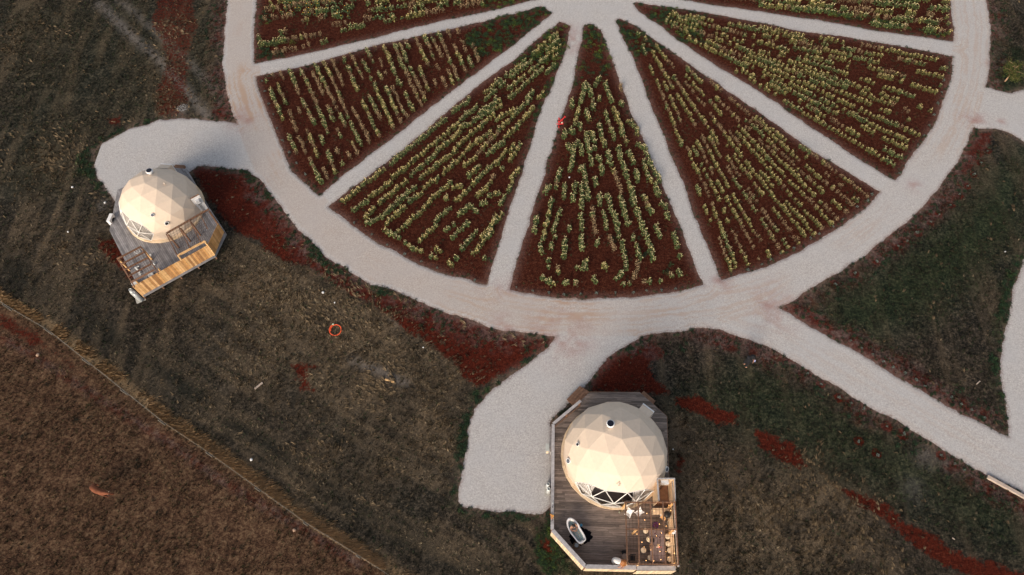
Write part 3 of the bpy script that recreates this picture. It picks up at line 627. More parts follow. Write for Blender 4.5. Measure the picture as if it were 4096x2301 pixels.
# ragged green fringe along every gravel edge
n = 42000; x = rr.uniform(-34, 50, n); y = rr.uniform(7, 57, n); g_, P_, dd, ww = gravel_sdf(x, y)
fr = (g_ > -.04) & (g_ < .34) & (fbm(x, y, .45, 53) > .46); inside = ww < 0
for a, b, w_ in zip(x[fr], y[fr], inside[fr]): items.append((a, b, 'dark' if rr.random() < .8 else 'mid', rr.uniform(.35, .8), rr.uniform(0, 6.28)))
fr2 = (g_ > .5) & (ww < 0) & (fbm(x, y, .8, 91) > .52); idx = np.where(fr2)[0][:2600]
for q in idx: items.append((x[q], y[q], ['dark', 'mid', 'brown'][rr.integers(3)], rr.uniform(.25, .6), rr.uniform(0, 6.28)))
rd_ = np.minimum(P_[0], P_[3]); fr3 = (g_ > .03) & (rd_ < 1.7) & (ww > 0) & (fbm(x, y, .8, 19) > .47); idx = np.where(fr3)[0][:5200]
for q in idx: items.append((x[q], y[q], 'dark' if rr.random() < .85 else 'brown', rr.uniform(.3, 1.0), rr.uniform(0, 6.28)))
items = [i for i in items if visible(i[0], i[1]) and not (min(sdf(np.array([i[0]]), np.array([i[1]]), DECK2)[0], sdf(np.array([i[0]]), np.array([i[1]]), DECK1)[0]) < 0)]
V, F, C = merge(items, CT); o = arr_mesh('ground_cover', V, F, leafm, C); print('cover', len(items), len(F))
tag(o, 'green weeds at the wedge tips and along the gravel edges', 'weeds', kind='stuff')

# grey-green saplings planted at even spacing along the road edges
saps = []
arc = [(2372,205),(2366,235),(2358,262),(2348,290),(2335,318),(2322,342),(2308,368),(2290,395),(2275,415),(2262,437),(2195,490),(2180,505),(2155,522),(2118,553),(2095,570),(2060,588),(2038,604),(1995,626),(1965,640),(1936,655),
       (1915,664),(1880,680),(1845,693),(1740,722),(1700,728),(1662,731),(1625,735),(1590,738),(1545,738),(1500,740),(1462,741),(1420,741),(1380,737),(1340,731),(1300,722),
       (1195,705),(1150,694),(1100,675),(1060,660),(1020,642),(975,618),(935,592),(892,560),(768,440),(745,412),(728,385),(710,355),(697,325),(688,290),(676,262),(668,232),(662,205),
]
nin = len(arc); arc += OUTSAP
for q, (u, v) in enumerate(arc):
    p = G(u+rr.normal()*1.2, v+rr.normal()*1.2)
    if gravel_sdf(np.array([p[0]]), np.array([p[1]]))[0][0] > .1: saps.append((p, 'in' if q < nin else 'out'))
first = {}
for (p, side) in saps:
    j = int(rr.integers(4))
    if j not in first: V, F, C = CT['grey'][j]; o = arr_mesh('lavender_sapling', V, F, leafm, C); first[j] = o.data
    else: o = bpy.data.objects.new('lavender_sapling', first[j]); COL.objects.link(o)
    s = rr.uniform(.65, 1.05); o.location = (p[0], p[1], .01); o.scale = (s, s, s); o.rotation_euler = (0, 0, rr.uniform(0, 6))
    if side == 'in': tag(o, 'small grey-green sapling planted along the inner edge of the ring road', 'sapling', 'saplings inside the ring road')
    else: tag(o, 'small grey-green sapling planted on the outer verge of the gravel roads', 'sapling', 'saplings on the outer verges')

# meadow tufts
def tuft_template(seed, n=6, L=.16, lean=(0, 0), wd=.016, base=(.8, .8, .8)):
    q = np.random.default_rng(seed); V, F, C = [], [], []
    for i in range(n):
        a = q.uniform(0, 6.28); b = np.array([math.cos(a), math.sin(a), 0])*q.uniform(0, .06); d = np.array([math.cos(a)*.55+lean[0], math.sin(a)*.55+lean[1], 1.0]); d /= np.linalg.norm(d)
        l = L*q.uniform(.6, 1.3); s = np.cross(d, [0, 0, 1.]); s /= np.linalg.norm(s)+1e-6; k = len(V)
        V += [b-s*wd, b+s*wd, b+d*l*.6+s*wd*.8, b+d*l+np.array([lean[0], lean[1], -.3])*l*.25]; F += [(k, k+1, k+2), (k, k+2, k+3)]; C += [base]*4
    return np.array(V), np.array(F), np.array(C)
def field(name, x, y, s, col, tpls, m, label, cat='grass', ang=None):
    n = len(x); r = rr.uniform(0, 6.28, n) if ang is None else ang; k = rr.integers(0, len(tpls), n); Vs, Fs, Cs = [], [], []; off = 0
    for j, (V, F, C) in enumerate(tpls):
        w_ = np.where(k == j)[0]; m_ = len(w_)
        if not m_: continue
        c, q = np.cos(r[w_])[:, None], np.sin(r[w_])[:, None]
        if name == 'tall_grass': c = np.ones_like(c); q = np.zeros_like(q)
        P = V[None]*s[w_][:, None, None]; PX = P[..., 0]*c-P[..., 1]*q+x[w_][:, None]; PY = P[..., 0]*q+P[..., 1]*c+y[w_][:, None]
        Vs.append(np.stack([PX, PY, P[..., 2]], -1).reshape(-1, 3)); Fs.append((F[None]+(np.arange(m_)*len(V))[:, None, None]+off).reshape(-1, 3))
        Cs.append((np.repeat(col[w_], len(V), 0))); off += m_*len(V)
    o = arr_mesh(name, np.concatenate(Vs), np.concatenate(Fs), m, np.concatenate(Cs)); return tag(o, label, cat, kind='stuff')
N = 150000
xx = rr.uniform(-49, 50, N); yy = rr.uniform(3, 56, N)
Zc = yy*math.sin(CAM_TILT)+CAM_H*math.cos(CAM_TILT); uu = 1288+FPX*xx/Zc; vv = 723.5-FPX*(yy*math.cos(CAM_TILT)-CAM_H*math.sin(CAM_TILT))/Zc
k = (uu > -60) & (uu < 2636) & (vv > -40) & (vv < 1490); xx, yy = xx[k], yy[k]
g_, P_, dd, ww = gravel_sdf(xx, yy); k = (g_ > .1) & (ww > 0) & (sdf(xx, yy, DECK1) > .05) & (sdf(xx, yy, DECK2) > .05)
sp_ = np.ones(len(xx)) 
for p in SOILP: sp_ = np.minimum(sp_, sdf(xx, yy, p))
k &= (sp_ > .05) | (rr.random(len(xx)) < .12)
k &= fbm(xx, yy, .7, 71) > .36
xx, yy = xx[k], yy[k]; pdm = sdf(xx, yy, PADD) < 0
tone = fbm(xx, yy, .35, 13); t2 = rr.random(len(xx))
pal = np.array([(.022,.020,.014), (.055,.046,.034), (.115,.092,.064), (.20,.16,.11), (.30,.24,.16), (.026,.038,.018)])
idx = np.clip((tone*2.0+t2*2.6-.9+straw_map(xx, yy)*2+(stripe_map(xx, yy)-.5)*5), 0, 4.99).astype(int)
right = (xx > 12) | (yy > 42)
idx = np.where(right & (rr.random(len(xx)) < .65), np.clip(idx-2, 0, 4), idx); idx = np.where((rr.random(len(xx)) < .18), 5, idx)
gm2 = np.zeros(len(xx))
for j_ in (13, 15): gm2 = np.maximum(gm2, sm(sdf(xx, yy, GREENP[j_]), 1.5))
idx = np.where((rr.random(len(xx)) < gm2*.8), np.where(rr.random(len(xx)) < .5, 0, 5), idx)
col = pal[idx]*rr.uniform(.75, 1.25, (len(xx), 1)); col[pdm] = col[pdm]*np.array([1.0, .80, .66])
TT = [tuft_template(40+i, 7, .17, wd=.010) for i in range(6)]
field('meadow_grass', xx, yy, rr.uniform(.5, 1.15, len(xx)), col, TT, drym, 'short dry meadow grass over the open ground and paddock'); print('tufts', len(xx))
# straw, laid over by the wind in swirls
n = 190000; x_ = rr.uniform(-48, 48, n); y_ = rr.uniform(4, 54, n); k = rr.random(n) < straw_map(x_, y_)*.9+.02; x_, y_ = x_[k], y_[k]
k = (sdf(x_, y_, DECK1) > .1) & (sdf(x_, y_, DECK2) > .1) & (sdf(x_, y_, PADD) > .9); x_, y_ = x_[k], y_[k]; g_, P_, dd, ww = gravel_sdf(x_, y_); k = (g_ > .2) & (ww > 0) & (fbm(x_, y_, 1.6, 37) > .34); x_, y_ = x_[k], y_[k]
ang = (fbm(x_, y_, .22, 83)-.5)*12+rr.normal(size=len(x_))*.35
field('straw_clumps', x_, y_, rr.uniform(.5, 1.1, len(x_)), np.array([(.27,.20,.125)])*rr.uniform(.25, 1.1, (len(x_), 1))*np.where(x_ > 8, .6, 1.0)[:, None], [tuft_template(70+i, 9, .22, (1.3, .5*math.sin(i)), .0065) for i in range(8)], drym, 'pale straw laid over in swirls across the meadow', ang=ang); print('straw', len(x_))
# tall golden grass leaning over along the fence
dens = 11000; tt = rr.random(dens); seg = np.cumsum([0]+[math.dist(FENCEW[i], FENCEW[i+1]) for i in range(len(FENCEW)-1)]); s = tt*seg[-1]
fx_ = np.interp(s, seg, FENCEW[:, 0]); fy_ = np.interp(s, seg, FENCEW[:, 1]); off = .05+np.abs(rr.normal(size=dens))*.24
th = math.atan2(FENCEW[-1][1]-FENCEW[0][1], FENCEW[-1][0]-FENCEW[0][0])+math.pi/2
gx_, gy_ = fx_+math.cos(th)*off, fy_+math.sin(th)*off; k = (fbm(gx_, gy_, .5, 88) > .40); gx_, gy_ = gx_[k], gy_[k]
col = np.array([(.64,.44,.25)])*rr.uniform(.35, 1.15, (len(gx_), 1))
field('tall_grass', gx_, gy_, rr.uniform(.7, 1.3, len(gx_)), col, [tuft_template(170+i, 8, .21, (2.2+.1*math.sin(i), .5+.5*math.cos(i*3)), .007) for i in range(8)], drym, 'strip of tall golden grass leaning along the wire fence')
# tussocks and dung-dark spots in the paddock
dk = []
for (u, v, s) in [(62,1100,1.2),(118,968,.9),(190,1052,.7),(192,1062,1.0),(226,1055,.9),(346,1172,1.0),(349,1158,.8),(206,1146,.6),(82,1005,.6),(140,1085,.6),(386,1257,.7),(400,1290,.9),(257,1330,.8),(357,1393,.8),(200,1240,.3),(610,1376,.8),(440,1420,.8),(96,1330,.5),(75,1375,.7),(570,1330,.7),(720,1290,.8)]:
    dk.append((*G(u, v), 'dark', s*1.2, rr.uniform(0, 6)))
DT = {'dark': [clump_template([(.015,.018,.010), (.03,.028,.016)], 60+i, 40, .16, .16, .07, .4) for i in range(3)]}
dm_ = [arr_mesh('tussock', *[a for a in (t[0], t[1])], leafm, t[2]) for t in DT['dark'][:1]]
for q, (x, y, kk, s, r) in enumerate(dk):
    o = dm_[0] if q == 0 else bpy.data.objects.new('tussock', dm_[0].data)
    if q: COL.objects.link(o)
    o.location = (x, y, 0); o.scale = (s, s, s*.8); o.rotation_euler = (0, 0, r); tag(o, 'small dark tussock in the brown paddock', 'tussock', 'dark tussocks scattered over the paddock')

# ================================================================== domes
canvas = mat('tent canvas', (.68, .555, .44), rough=.75, var=.05, scale=5, bump=.12, attr='tone', spec=.3)
white = mat('white paint', (.72, .72, .72), rough=.5, var=.05, scale=4)
struts = mat('white steel tube', (.78, .76, .72), rough=.45, var=.04, scale=4)
black = mat('black plastic', (.008, .008, .010), rough=.45, var=.2, scale=5)
panel = mat('solar panel', (.006, .008, .018), rough=.2, var=.2, scale=9, spec=.5)
curtainm = mat('curtain linen', (.74, .72, .68), rough=.9, var=.08, scale=8, attr='tone')
weather = mat('weathered deck boards', (.125, .100, .090), rough=.85, scale=2.2, col2=(.30, .24, .205), attr='tone', bump=.25, stretch=(1, 9, 1))
weather1 = mat('bleached deck boards', (.17, .165, .175), rough=.85, scale=2.2, col2=(.31, .295, .30), attr='tone', bump=.25)
railm = mat('silvered rail wood', (.27, .26, .265), rough=.8, scale=5, col2=(.46, .44, .44), attr='tone', bump=.2)
lumber = mat('fresh pine', (.56, .32, .13), rough=.75, scale=4, col2=(.84, .54, .26), attr='tone', bump=.15)
brown = mat('stained brown timber', (.15, .075, .045), rough=.8, scale=5, col2=(.30, .165, .10), attr='tone', bump=.2)
cream = mat('cream board', (.62, .47, .31), rough=.75, scale=6, col2=(.78, .62, .44), attr='tone', bump=.1)
steel = mat('rusty wire', (.06, .035, .025), rough=.7, var=.3, scale=20, metal=.3)
concrete = mat('concrete', (.30, .29, .27), rough=.9, scale=12, col2=(.44, .43, .40), bump=.2)
greybox = mat('grey enamel', (.42, .45, .44), rough=.5, scale=4, var=.06)
cyl = mat('galvanised gas bottle', (.55, .58, .58), rough=.35, var=.08, scale=7, metal=.25)
dark = mat('dark wood floor', (.09, .075, .075), rough=.5, var=.35, scale=2, stretch=(1, 8, 1))
cloth = mat('white cotton', (.80, .78, .77), rough=.9, var=.04, scale=9)
glass = bpy.data.materials.new('window film'); glass.use_nodes = True
gn, gl = glass.node_tree.nodes, glass.node_tree.links; gn.remove(gn['Principled BSDF'])
tr = gn.new('ShaderNodeBsdfTransparent'); tr.inputs[0].default_value = (.86, .86, .88, 1); gs_ = gn.new('ShaderNodeBsdfGlossy'); gs_.inputs['Roughness'].default_value = .06
fr_ = gn.new('ShaderNodeFresnel'); fr_.inputs[0].default_value = 1.45; mx_ = gn.new('ShaderNodeMixShader')
gl.new(fr_.outputs[0], mx_.inputs[0]); gl.new(tr.outputs[0], mx_.inputs[1]); gl.new(gs_.outputs[0], mx_.inputs[2]); gl.new(mx_.outputs[0], gn['Material Output'].inputs[0])

def boards_deck(poly, z, ang, wdt, par, m, toned):
    """planked deck surface clipped to a polygon, boards running along ang"""
    c, s = math.cos(-ang), math.sin(-ang); P = [(x*c-y*s, x*s+y*c) for x, y in poly]
    def cross(y):
        xs = []
        for i in range(len(P)):
            (x0, y0), (x1, y1) = P[i], P[(i+1) % len(P)]
            if (y0 > y) != (y1 > y): xs.append(x0+(y-y0)*(x1-x0)/(y1-y0))
        return (min(xs), max(xs)) if xs else None
    y0 = min(p[1] for p in P); y1 = max(p[1] for p in P); y = y0+.001; q = random.Random(5); mb = MB(); c2, s2 = math.cos(ang), math.sin(ang)
    while y < y1-.02:
        e = min(y+wdt-.012, y1-.001); a = cross(y+.0005); b = cross(e)
        if a and b:
            lo, hi = (a[0], b[0]), (a[1], b[1]); cuts = [0]; L = max(hi)-min(lo); t = q.uniform(.2, .9)
            while t < L: cuts.append(t/L); t += q.uniform(1.6, 3.6)
            cuts.append(1)
            for k in range(len(cuts)-1):
                t0, t1 = cuts[k], cuts[k+1]; g = .003/max(L, .1); zz = z+q.uniform(-.003, .003)
                xs = [lo[0]+(hi[0]-lo[0])*(t0+g), lo[0]+(hi[0]-lo[0])*(t1-g), lo[1]+(hi[1]-lo[1])*(t1-g), lo[1]+(hi[1]-lo[1])*(t0+g)]
                ys = [y, y, e, e]; pts = [(a_*c2-b_*s2, a_*s2+b_*c2) for a_, b_ in zip(xs, ys)]; tn = toned(q)
                mb.prism(pts, zz-.03, zz, tn)
        y += wdt
    return mb.build('deck_boards', m, par)

def icosphere3():
    a = math.atan(2.0); P = [Vector((0, 0, 1))]+[Vector((math.sin(a)*math.cos(i*2*math.pi/5), math.sin(a)*math.sin(i*2*math.pi/5), math.cos(a))) for i in range(5)]
    P += [Vector((math.sin(a)*math.cos((i+.5)*2*math.pi/5), math.sin(a)*math.sin((i+.5)*2*math.pi/5), -math.cos(a))) for i in range(5)]+[Vector((0, 0, -1))]
    T = []
    for i in range(5):
        j = (i+1) % 5; T += [(0, 1+i, 1+j), (1+i, 6+i, 1+j), (1+j, 6+i, 6+j), (11, 6+j, 6+i)]
    V, F, key = [], [], {}
    def vid(p):
        p = p.normalized(); k = (round(p.x, 4), round(p.y, 4), round(p.z, 4))
        if k not in key: key[k] = len(V); V.append(p)
        return key[k]
    for t in T:
        A, B, C_ = P[t[0]], P[t[1]], P[t[2]]; g = {}
        for i in range(4):
            for j in range(4-i): g[i, j] = vid(A*(3-i-j)/3+B*i/3+C_*j/3)
        for i in range(3):
            for j in range(3-i):
                F.append((g[i, j], g[i+1, j], g[i, j+1]))
                if i+j < 2: F.append((g[i+1, j], g[i+1, j+1], g[i, j+1]))
    return V, F
ICO = icosphere3()

def dome(name, label, c, R, rot, zdeck, win, curt, portholes, vent, flap, porch):
    root = thing(name, label, 'dome tent', (c[0], c[1], zdeck)); O = Vector((c[0], c[1], zdeck)); C0 = Vector(c)
    cr, sr = math.cos(rot), math.sin(rot)
    V = [Vector((p.x*cr-p.y*sr, p.x*sr+p.y*cr, p.z)) for p in ICO[0]]
    zc = (zdeck+.20-c[2])/R
    shell, hole = [], []
    for f in ICO[1]:
        m_ = (V[f[0]]+V[f[1]]+V[f[2]])/3; az = math.degrees(math.atan2(m_.y, m_.x)) % 360; pol = math.degrees(math.acos(m_.normalized().z))
        if m_.z < zc-.16: continue
        d = (az-win+180) % 360-180
        (hole if pol > 64 and abs(d) < (46 if pol < 88 else 40) else shell).append(f)
    def lift(p, out=1.0):
        q = p*R*out
        if p.z < zc: # lowest ring is drawn in to the floor ring
            rr_ = math.sqrt(max(1-zc*zc, 0))*R*1.0*out; h = math.hypot(p.x, p.y)+1e-6; q = Vector((p.x/h*rr_, p.y/h*rr_, zc*R))
        return q+C0-O
    vs = [lift(p) for p in V]; mb = MB()
    used = sorted({i for f in shell for i in f}); ix = {j: k for k, j in enumerate(used)}
    mb.add([vs[j] for j in used], [tuple(ix[j] for j in f) for f in shell]); sh = mb.build('canvas_shell', canvas, root)
    so_ = sh.modifiers.new('thickness', 'SOLIDIFY'); so_.thickness = .03; so_.offset = -1
    # skirt between shell and floor ring
    base = MB(); n = 30; rb = math.sqrt(max(1-zc*zc, 0))*R
    ring = [(rb*math.cos(R_(k*12)), rb*math.sin(R_(k*12))) for k in range(n)]
    for k in range(n):
        a, b = ring[k], ring[(k+1) % n]; s1 = 1.035
        t = (1, 1, 1) if k % 3 else (.86, .84, .8)
        base.add([(a[0]*.985, a[1]*.985, .22), (b[0]*.985, b[1]*.985, .22), (b[0]*s1, b[1]*s1, .20), (a[0]*s1, a[1]*s1, .20), (a[0]*s1, a[1]*s1, 0), (b[0]*s1, b[1]*s1, 0)], [(0, 3, 2, 1), (3, 4, 5, 2)], t)
    base.build('floor_ring', cream, root)
    fl = MB(); fl.lathe([(rb*.98, .03), (rb*.98, .06)], n=30); fl.build('inner_floor', dark, root)
    # steel struts and window film in the opening
    E_ = {tuple(sorted((f[i], f[(i+1) % 3]))) for f in hole for i in range(3)}
    st = MB()
    for a, b in E_:
        if max(vs[a].z, vs[b].z) > .15: st.bar(vs[a]*1.0, vs[b]*1.0, .042, .042)
    st.build('window_struts', struts, root)
    gm_ = MB(); k = {j: i for i, j in enumerate(sorted({i for f in hole for i in f}))}
    gm_.add([O_*.995+Vector((0, 0, .004)) for O_ in (vs[j] for j in k)], [tuple(k[j] for j in f) for f in hole]); gm_.build('window_film', glass, root)
    # curtains hanging inside the opening
    for (a0, a1) in curt:
        cm = MB(); m_ = max(14, int((a1-a0)*1.7)); rows = []
        for i in range(m_+1):
            a = R_(a0+(a1-a0)*i/m_); w_ = .045*math.sin(i*2.4)+.02*math.sin(i*5.1); col = []
            for h in (.10, .7, 1.4, 2.0):
                zz = h+zdeck-c[2]; rr_ = math.sqrt(max(R*R-zz*zz, .1))*.965-.05+w_; col.append(Vector((c[0]-O.x+rr_*math.cos(a), c[1]-O.y+rr_*math.sin(a), h)))
            rows.append(col)
        vsx = [p for r in rows for p in r]; fs = []
        for i in range(m_):
            for j in range(3): fs.append((i*4+j, (i+1)*4+j, (i+1)*4+j+1, i*4+j+1))
        cm.add(vsx, fs); cm.c = [(.72, .70, .70) if (i//4) % 3 == 0 else (1, 1, 1) for i in range(len(vsx))]; cm.build('curtain', curtainm, root)
    # portholes
    for (u, v, r, kind) in portholes:
        p, nn = on_sphere(u, v, C0, R); p = p-O-nn*.02; nn = (nn*.6+(Vector((0, 0, CAM_H))-p-O).normalized()*.4).normalized()
        f = MB(); f.lathe([(r*.86, -.10), (r*1.12, -.10), (r*1.12, .05), (r*.98, .065), (r*.86, .05)], p, 18, ax=nn, cap=False); w_ = f.build('porthole', white, root, smooth=True)
        g = MB(); g.lathe([(r*.87, .03), (r*.87, .045)], p, 18, ax=nn); g.build('porthole_glass', black if kind == 'b' else mat('smoky glass', (.10, .11, .13), rough=.15, var=.5, scale=7, spec=.6), w_)
    # roof vent with its solar panel
    p, nn = on_sphere(vent[0], vent[1], C0, R); p = p-O; ax = (Vector((0, 0, 1))*.75+nn*.25).normalized()
    f = MB(); f.lathe([(.17, -.15), (.17, .08), (.235, .12), (.25, .22), (.22, .26)], p, 20, ax=ax); vt = f.build('roof_vent', white, root, smooth=True)
    f = MB(); f.lathe([(.195, .262), (.195, .275)], p, 20, ax=ax); f.build('vent_panel', panel, vt)
    # small triangular rain flap
    p, nn = on_sphere(flap[0], flap[1], C0, R); p = p-O; t1 = nn.cross(Vector((0, 0, 1))).normalized(); t2 = t1.cross(nn).normalized(); s = flap[2]
    fa = R_(flap[3]); e1 = t1*math.cos(fa)+t2*math.sin(fa); e2 = -t1*math.sin(fa)+t2*math.cos(fa)
    f = MB(); a, b, c_, d = p-e1*s*.5+nn*.015-e2*s*.3, p+e1*s*.5+nn*.015-e2*s*.3, p+e2*s*.7+nn*.005, p-e2*s*.3+nn*s*.38
    f.add([a, b, c_, d], [(0, 2, 3), (2, 1, 3), (0, 3, 1), (0, 1, 2)]); f.build('rain_flap', canvas, root)
    # entrance porch
    az, wd, out, zt = porch; a = R_(az); d = Vector((math.cos(a), math.sin(a), 0)); t = Vector((-d.y, d.x, 0)); r0 = R*.80; r1 = R+out; h = wd/2
    cc = Vector((0, 0, 0)); f = MB()
    A, B, C1, D = d*r0-t*h, d*r0+t*h, d*r1+t*h, d*r1-t*h
    f.add([A+Vector((0, 0, zt+.34)), B+Vector((0, 0, zt+.34)), C1+Vector((0, 0, zt)), D+Vector((0, 0, zt)), A, B, C1, D], [(0, 3, 2, 1), (1, 2, 6, 5), (0, 4, 7, 3)]); f.build('entrance_porch', canvas, root)
    f = MB()
    for s_ in (-1, 1): f.bar(d*r1+t*h*s_*.95, d*r1+t*h*s_*.95+Vector((0, 0, zt)), .07, .07)
    f.bar(d*r1-t*(h+.02)+Vector((0, 0, zt+.01)), d*r1+t*(h+.02)+Vector((0, 0, zt+.01)), .075, .09); f.build('door_frame', white, root)
    f = MB(); f.bar(d*(r1-.05)-t*(h-.09)+Vector((0, 0, zt/2)), d*(r1-.05)+t*(h-.09)+Vector((0, 0, zt/2)), .03, zt-.1); f.build('door', greybox, root)
    return root
kA = lambda u, v: ((2100+u/1.807)*2576/4096, (1500+v/1.807)*2576/4096)
kC = lambda u, v: ((340+u/2.226)*2576/4096, (600+v/2.226)*2576/4096)
D1C, D1R, Z1 = Vector((-25.99, 29.63, 1.18)), 2.82, .60
D2C, D2R, Z2 = Vector((6.34, 11.12, 1.25)), 3.20, .70
dome('geodesic_dome', 'large cream geodesic dome tent with open curtains, behind the two white chairs', D2C, D2R, 2.719, Z2, 264,
     [(216, 237), (285, 310)], [(*kA(380, 502), .10, 'b'), (*kA(313, 622), .15, 'g'), (*kA(1025, 682), .15, 'g')], kA(616, 362), (*kA(676, 790), .26, 10), (50, .80, .05, 1.85))
dome('geodesic_dome', 'smaller cream geodesic dome tent with closed grey curtains on the deck at the left', D1C, D1R, 3.34, Z1, 227,
     [(182, 272)], [(*kC(600, 580), .115, 'g'), (*kC(727, 655), .125, 'b')], kC(583, 205), (*kC(708, 300), .24, 70), (86, .80, .05, 1.85))

# ------------------------------------------------------------------ deck of the lower dome
dk2 = thing('deck', 'weathered grey-brown timber deck with a bathtub and a railing, round the lower dome', 'deck', (6.2, 9.9, 0))
P_ = lambda pts: [(x-6.2, y-9.9) for x, y in pts]
boards_deck(P_(DECK2), Z2, R_(-1.5), .125, dk2, weather, lambda q: (lambda k: (k*1.02, k, k*.98))(q.choice([.62, .75, .9, 1.0, 1.1, 1.2])))
f = MB(); pts = P_(DECK2)
for i in range(len(pts)):
    a, b = pts[i], pts[(i+1) % len(pts)]; f.bar((a[0], a[1], Z2-.12), (b[0], b[1], Z2-.12), .05, .20)
    L = math.dist(a, b); n = max(1, int(L/1.6))
    for k in range(n): x, y = a[0]+(b[0]-a[0])*k/n*.99, a[1]+(b[1]-a[1])*k/n*.99; f.bar((x*.99, y*.99, 0), (x*.99, y*.99, Z2-.1), .12, .12)
f.build('deck_frame', brown, dk2)
def rail(par, pts, z0, zt, capw, skirt=True, slat=.14, bot=.05, front=None):
    f = MB(); g = MB(); h = MB(); q = random.Random(3)
    for i in range(len(pts)-1):
        a, b = Vector((*pts[i], 0)), Vector((*pts[i+1], 0)); d = (b-a); L = d.length; d.normalize(); nrm = Vector((d.y, -d.x, 0))
        x = 0
        while x < L:                                     # cap in lengths
            e = min(L, x+q.uniform(1.6, 2.6)); t = q.uniform(.85, 1.15); z = Vector((0, 0, zt)); f.bar(a+d*x+z, a+d*(e-.004)+z, capw, .04, (t, t, t*1.02)); x = e
        n = max(2, int(L/1.25)+1)
        for k in range(n+1):
            p = a+d*min(max(L*k/n, .05), L-.05); g.bar(p+Vector((0, 0, z0)), p+Vector((0, 0, zt-.02)), .09, .09)
        g.bar(a+Vector((0, 0, zt-.1))-nrm*.05, b+Vector((0, 0, zt-.1))-nrm*.05, .04, .12); g.bar(a+Vector((0, 0, z0+.12))-nrm*.05, b+Vector((0, 0, z0+.12))-nrm*.05, .04, .09)
        if skirt:
            x = .01
            while x < L-slat*.5:
                t = q.uniform(.8, 1.1); p = a+d*(x+slat/2)+nrm*.065; h.bar(p+Vector((0, 0, bot)), p+Vector((0, 0, zt-.03)), .022, slat-.012, (t, t, t*.97), up=d); x += slat
    f.build('rail_cap', railm, par); g.build('rail_posts', brown, par)
    if skirt: h.build('rail_cladding', cream, par)
zt2 = 1.65
rl = thing('railing', 'silver-topped deck railing along the left and lower edge, beside the gravel parking', 'railing', (2.4, 6.5, Z2))
q_ = lambda pts: [(x-2.4, y-6.5) for x, y in pts]
rail(rl, q_([(4.36, 14.38), (2.57, 12.88)]), 0, zt2-Z2, .17, skirt=False)
rail(rl, q_([(2.57, 12.86), (2.34, 6.56)]), 0, zt2-Z2, .19, skirt=False)
rail(rl, q_([(2.35, 6.54), (4.17, 4.56), (7.05, 4.50)]), 0, zt2-Z2, .23, skirt=True, bot=-.62)
bn = thing('bench', 'long pale plank bench on the bottom edge of the deck, below the pergola', 'bench', (8.2, 4.45, Z2)); 
f = MB(); f.box((-1.12, -.10, .90), (1.08, .15, .945)); f.build('bench_top', railm, bn)
f = MB(); q = random.Random(8); x = -1.12
while x < 1.0: t = q.uniform(.85, 1.15); f.box((x, -.135, -.58), (x+.125, -.11, .96), (t, t, t)); x += .14
f.build('cladding', cream, bn); f = MB()
for x in (-1.0, 0, 1.0): f.box((x, -.05, 0), (x+.08, .03, .90))
f.build('leg', brown, bn)
# steps
def steps(name, label, a, b, n, rise, run, out, z0, m):
    a, b = Vector((*a, 0)), Vector((*b, 0)); o = (a+b)/2; t = thing(name, label, 'steps', (o.x, o.y, 0)); d = (b-a).normalized(); nn = Vector((d.y, -d.x, 0))*out
    for i in range(n):
        z = z0-rise*(i+1); f = MB(); p = nn*(run*(i+.5)); 
        for k in range(2): pp = p+nn*(run*(k-.5)*.5); f.bar(a-o+pp+Vector((0, 0, z)), b-o+pp+Vector((0, 0, z)), run/2-.01, .035, (1-.1*k,)*3)
        f.build('tread', m, t)
    f = MB()
    for s in (a-o+d*.04, b-o-d*.04):
        f.add([s+Vector((0, 0, 0)), s+nn*run*n, s+nn*run*n+Vector((0, 0, z0-rise*n-.03)), s+Vector((0, 0, z0-rise-.03))]+[p+d*.04 for p in (s, s+nn*run*n, s+nn*run*n+Vector((0, 0, z0-rise*n-.03)), s+Vector((0, 0, z0-rise-.03)))], [(0, 1, 2, 3), (7, 6, 5, 4), (3, 2, 6, 7), (1, 5, 6, 2)])
    f.build('stringer', m, t); return t
steps('deck_steps', 'three brown timber steps up from the gravel parking, beside the railing end', (4.14, 14.42), (5.06, 15.36), 3, .17, .26, -1, Z2, brown)
steps('deck_steps', 'single brown step on the grass side, upper right corner of the lower deck', (8.44, 15.24), (9.14, 14.55), 1, .22, .30, -1, Z2, brown)

def pergola(name, label, rails_, beams, posts, mesh_quad, nx, ny, z, zd, m, m2, wb=.075):
    t = thing(name, label, 'pergola', (*rails_[0][0], zd)); O = Vector((*rails_[0][0], zd))
    f = MB()
    for a, b in rails_: f.bar(Vector((*a, z))-O, Vector((*b, z))-O, wb, .12)
    f.build('rafter', m, t); 
    for a, b in beams: f = MB(); f.bar(Vector((*a, z-.125))-O, Vector((*b, z-.125))-O, wb, .12); f.build('beam', m, t)
    for p in posts: f = MB(); f.bar(Vector((*p, zd))-O, Vector((*p, z-.19))-O, .09, .09); f.build('post', m2, t)
    f = MB(); A, B, C_, D = [Vector((*p, z+.07)) for p in mesh_quad]
    for i in range(nx+1): s = i/nx; f.tube([A.lerp(B, s)-O, D.lerp(C_, s)-O], .0075, 4)
    for i in range(ny+1): s = i/ny; f.tube([A.lerp(D, s)-O+Vector((0, 0, .012)), B.lerp(C_, s)-O+Vector((0, 0, .012))], .0075, 4)
    f.build('wire_mesh', steel, t); return t
zp = 2.6
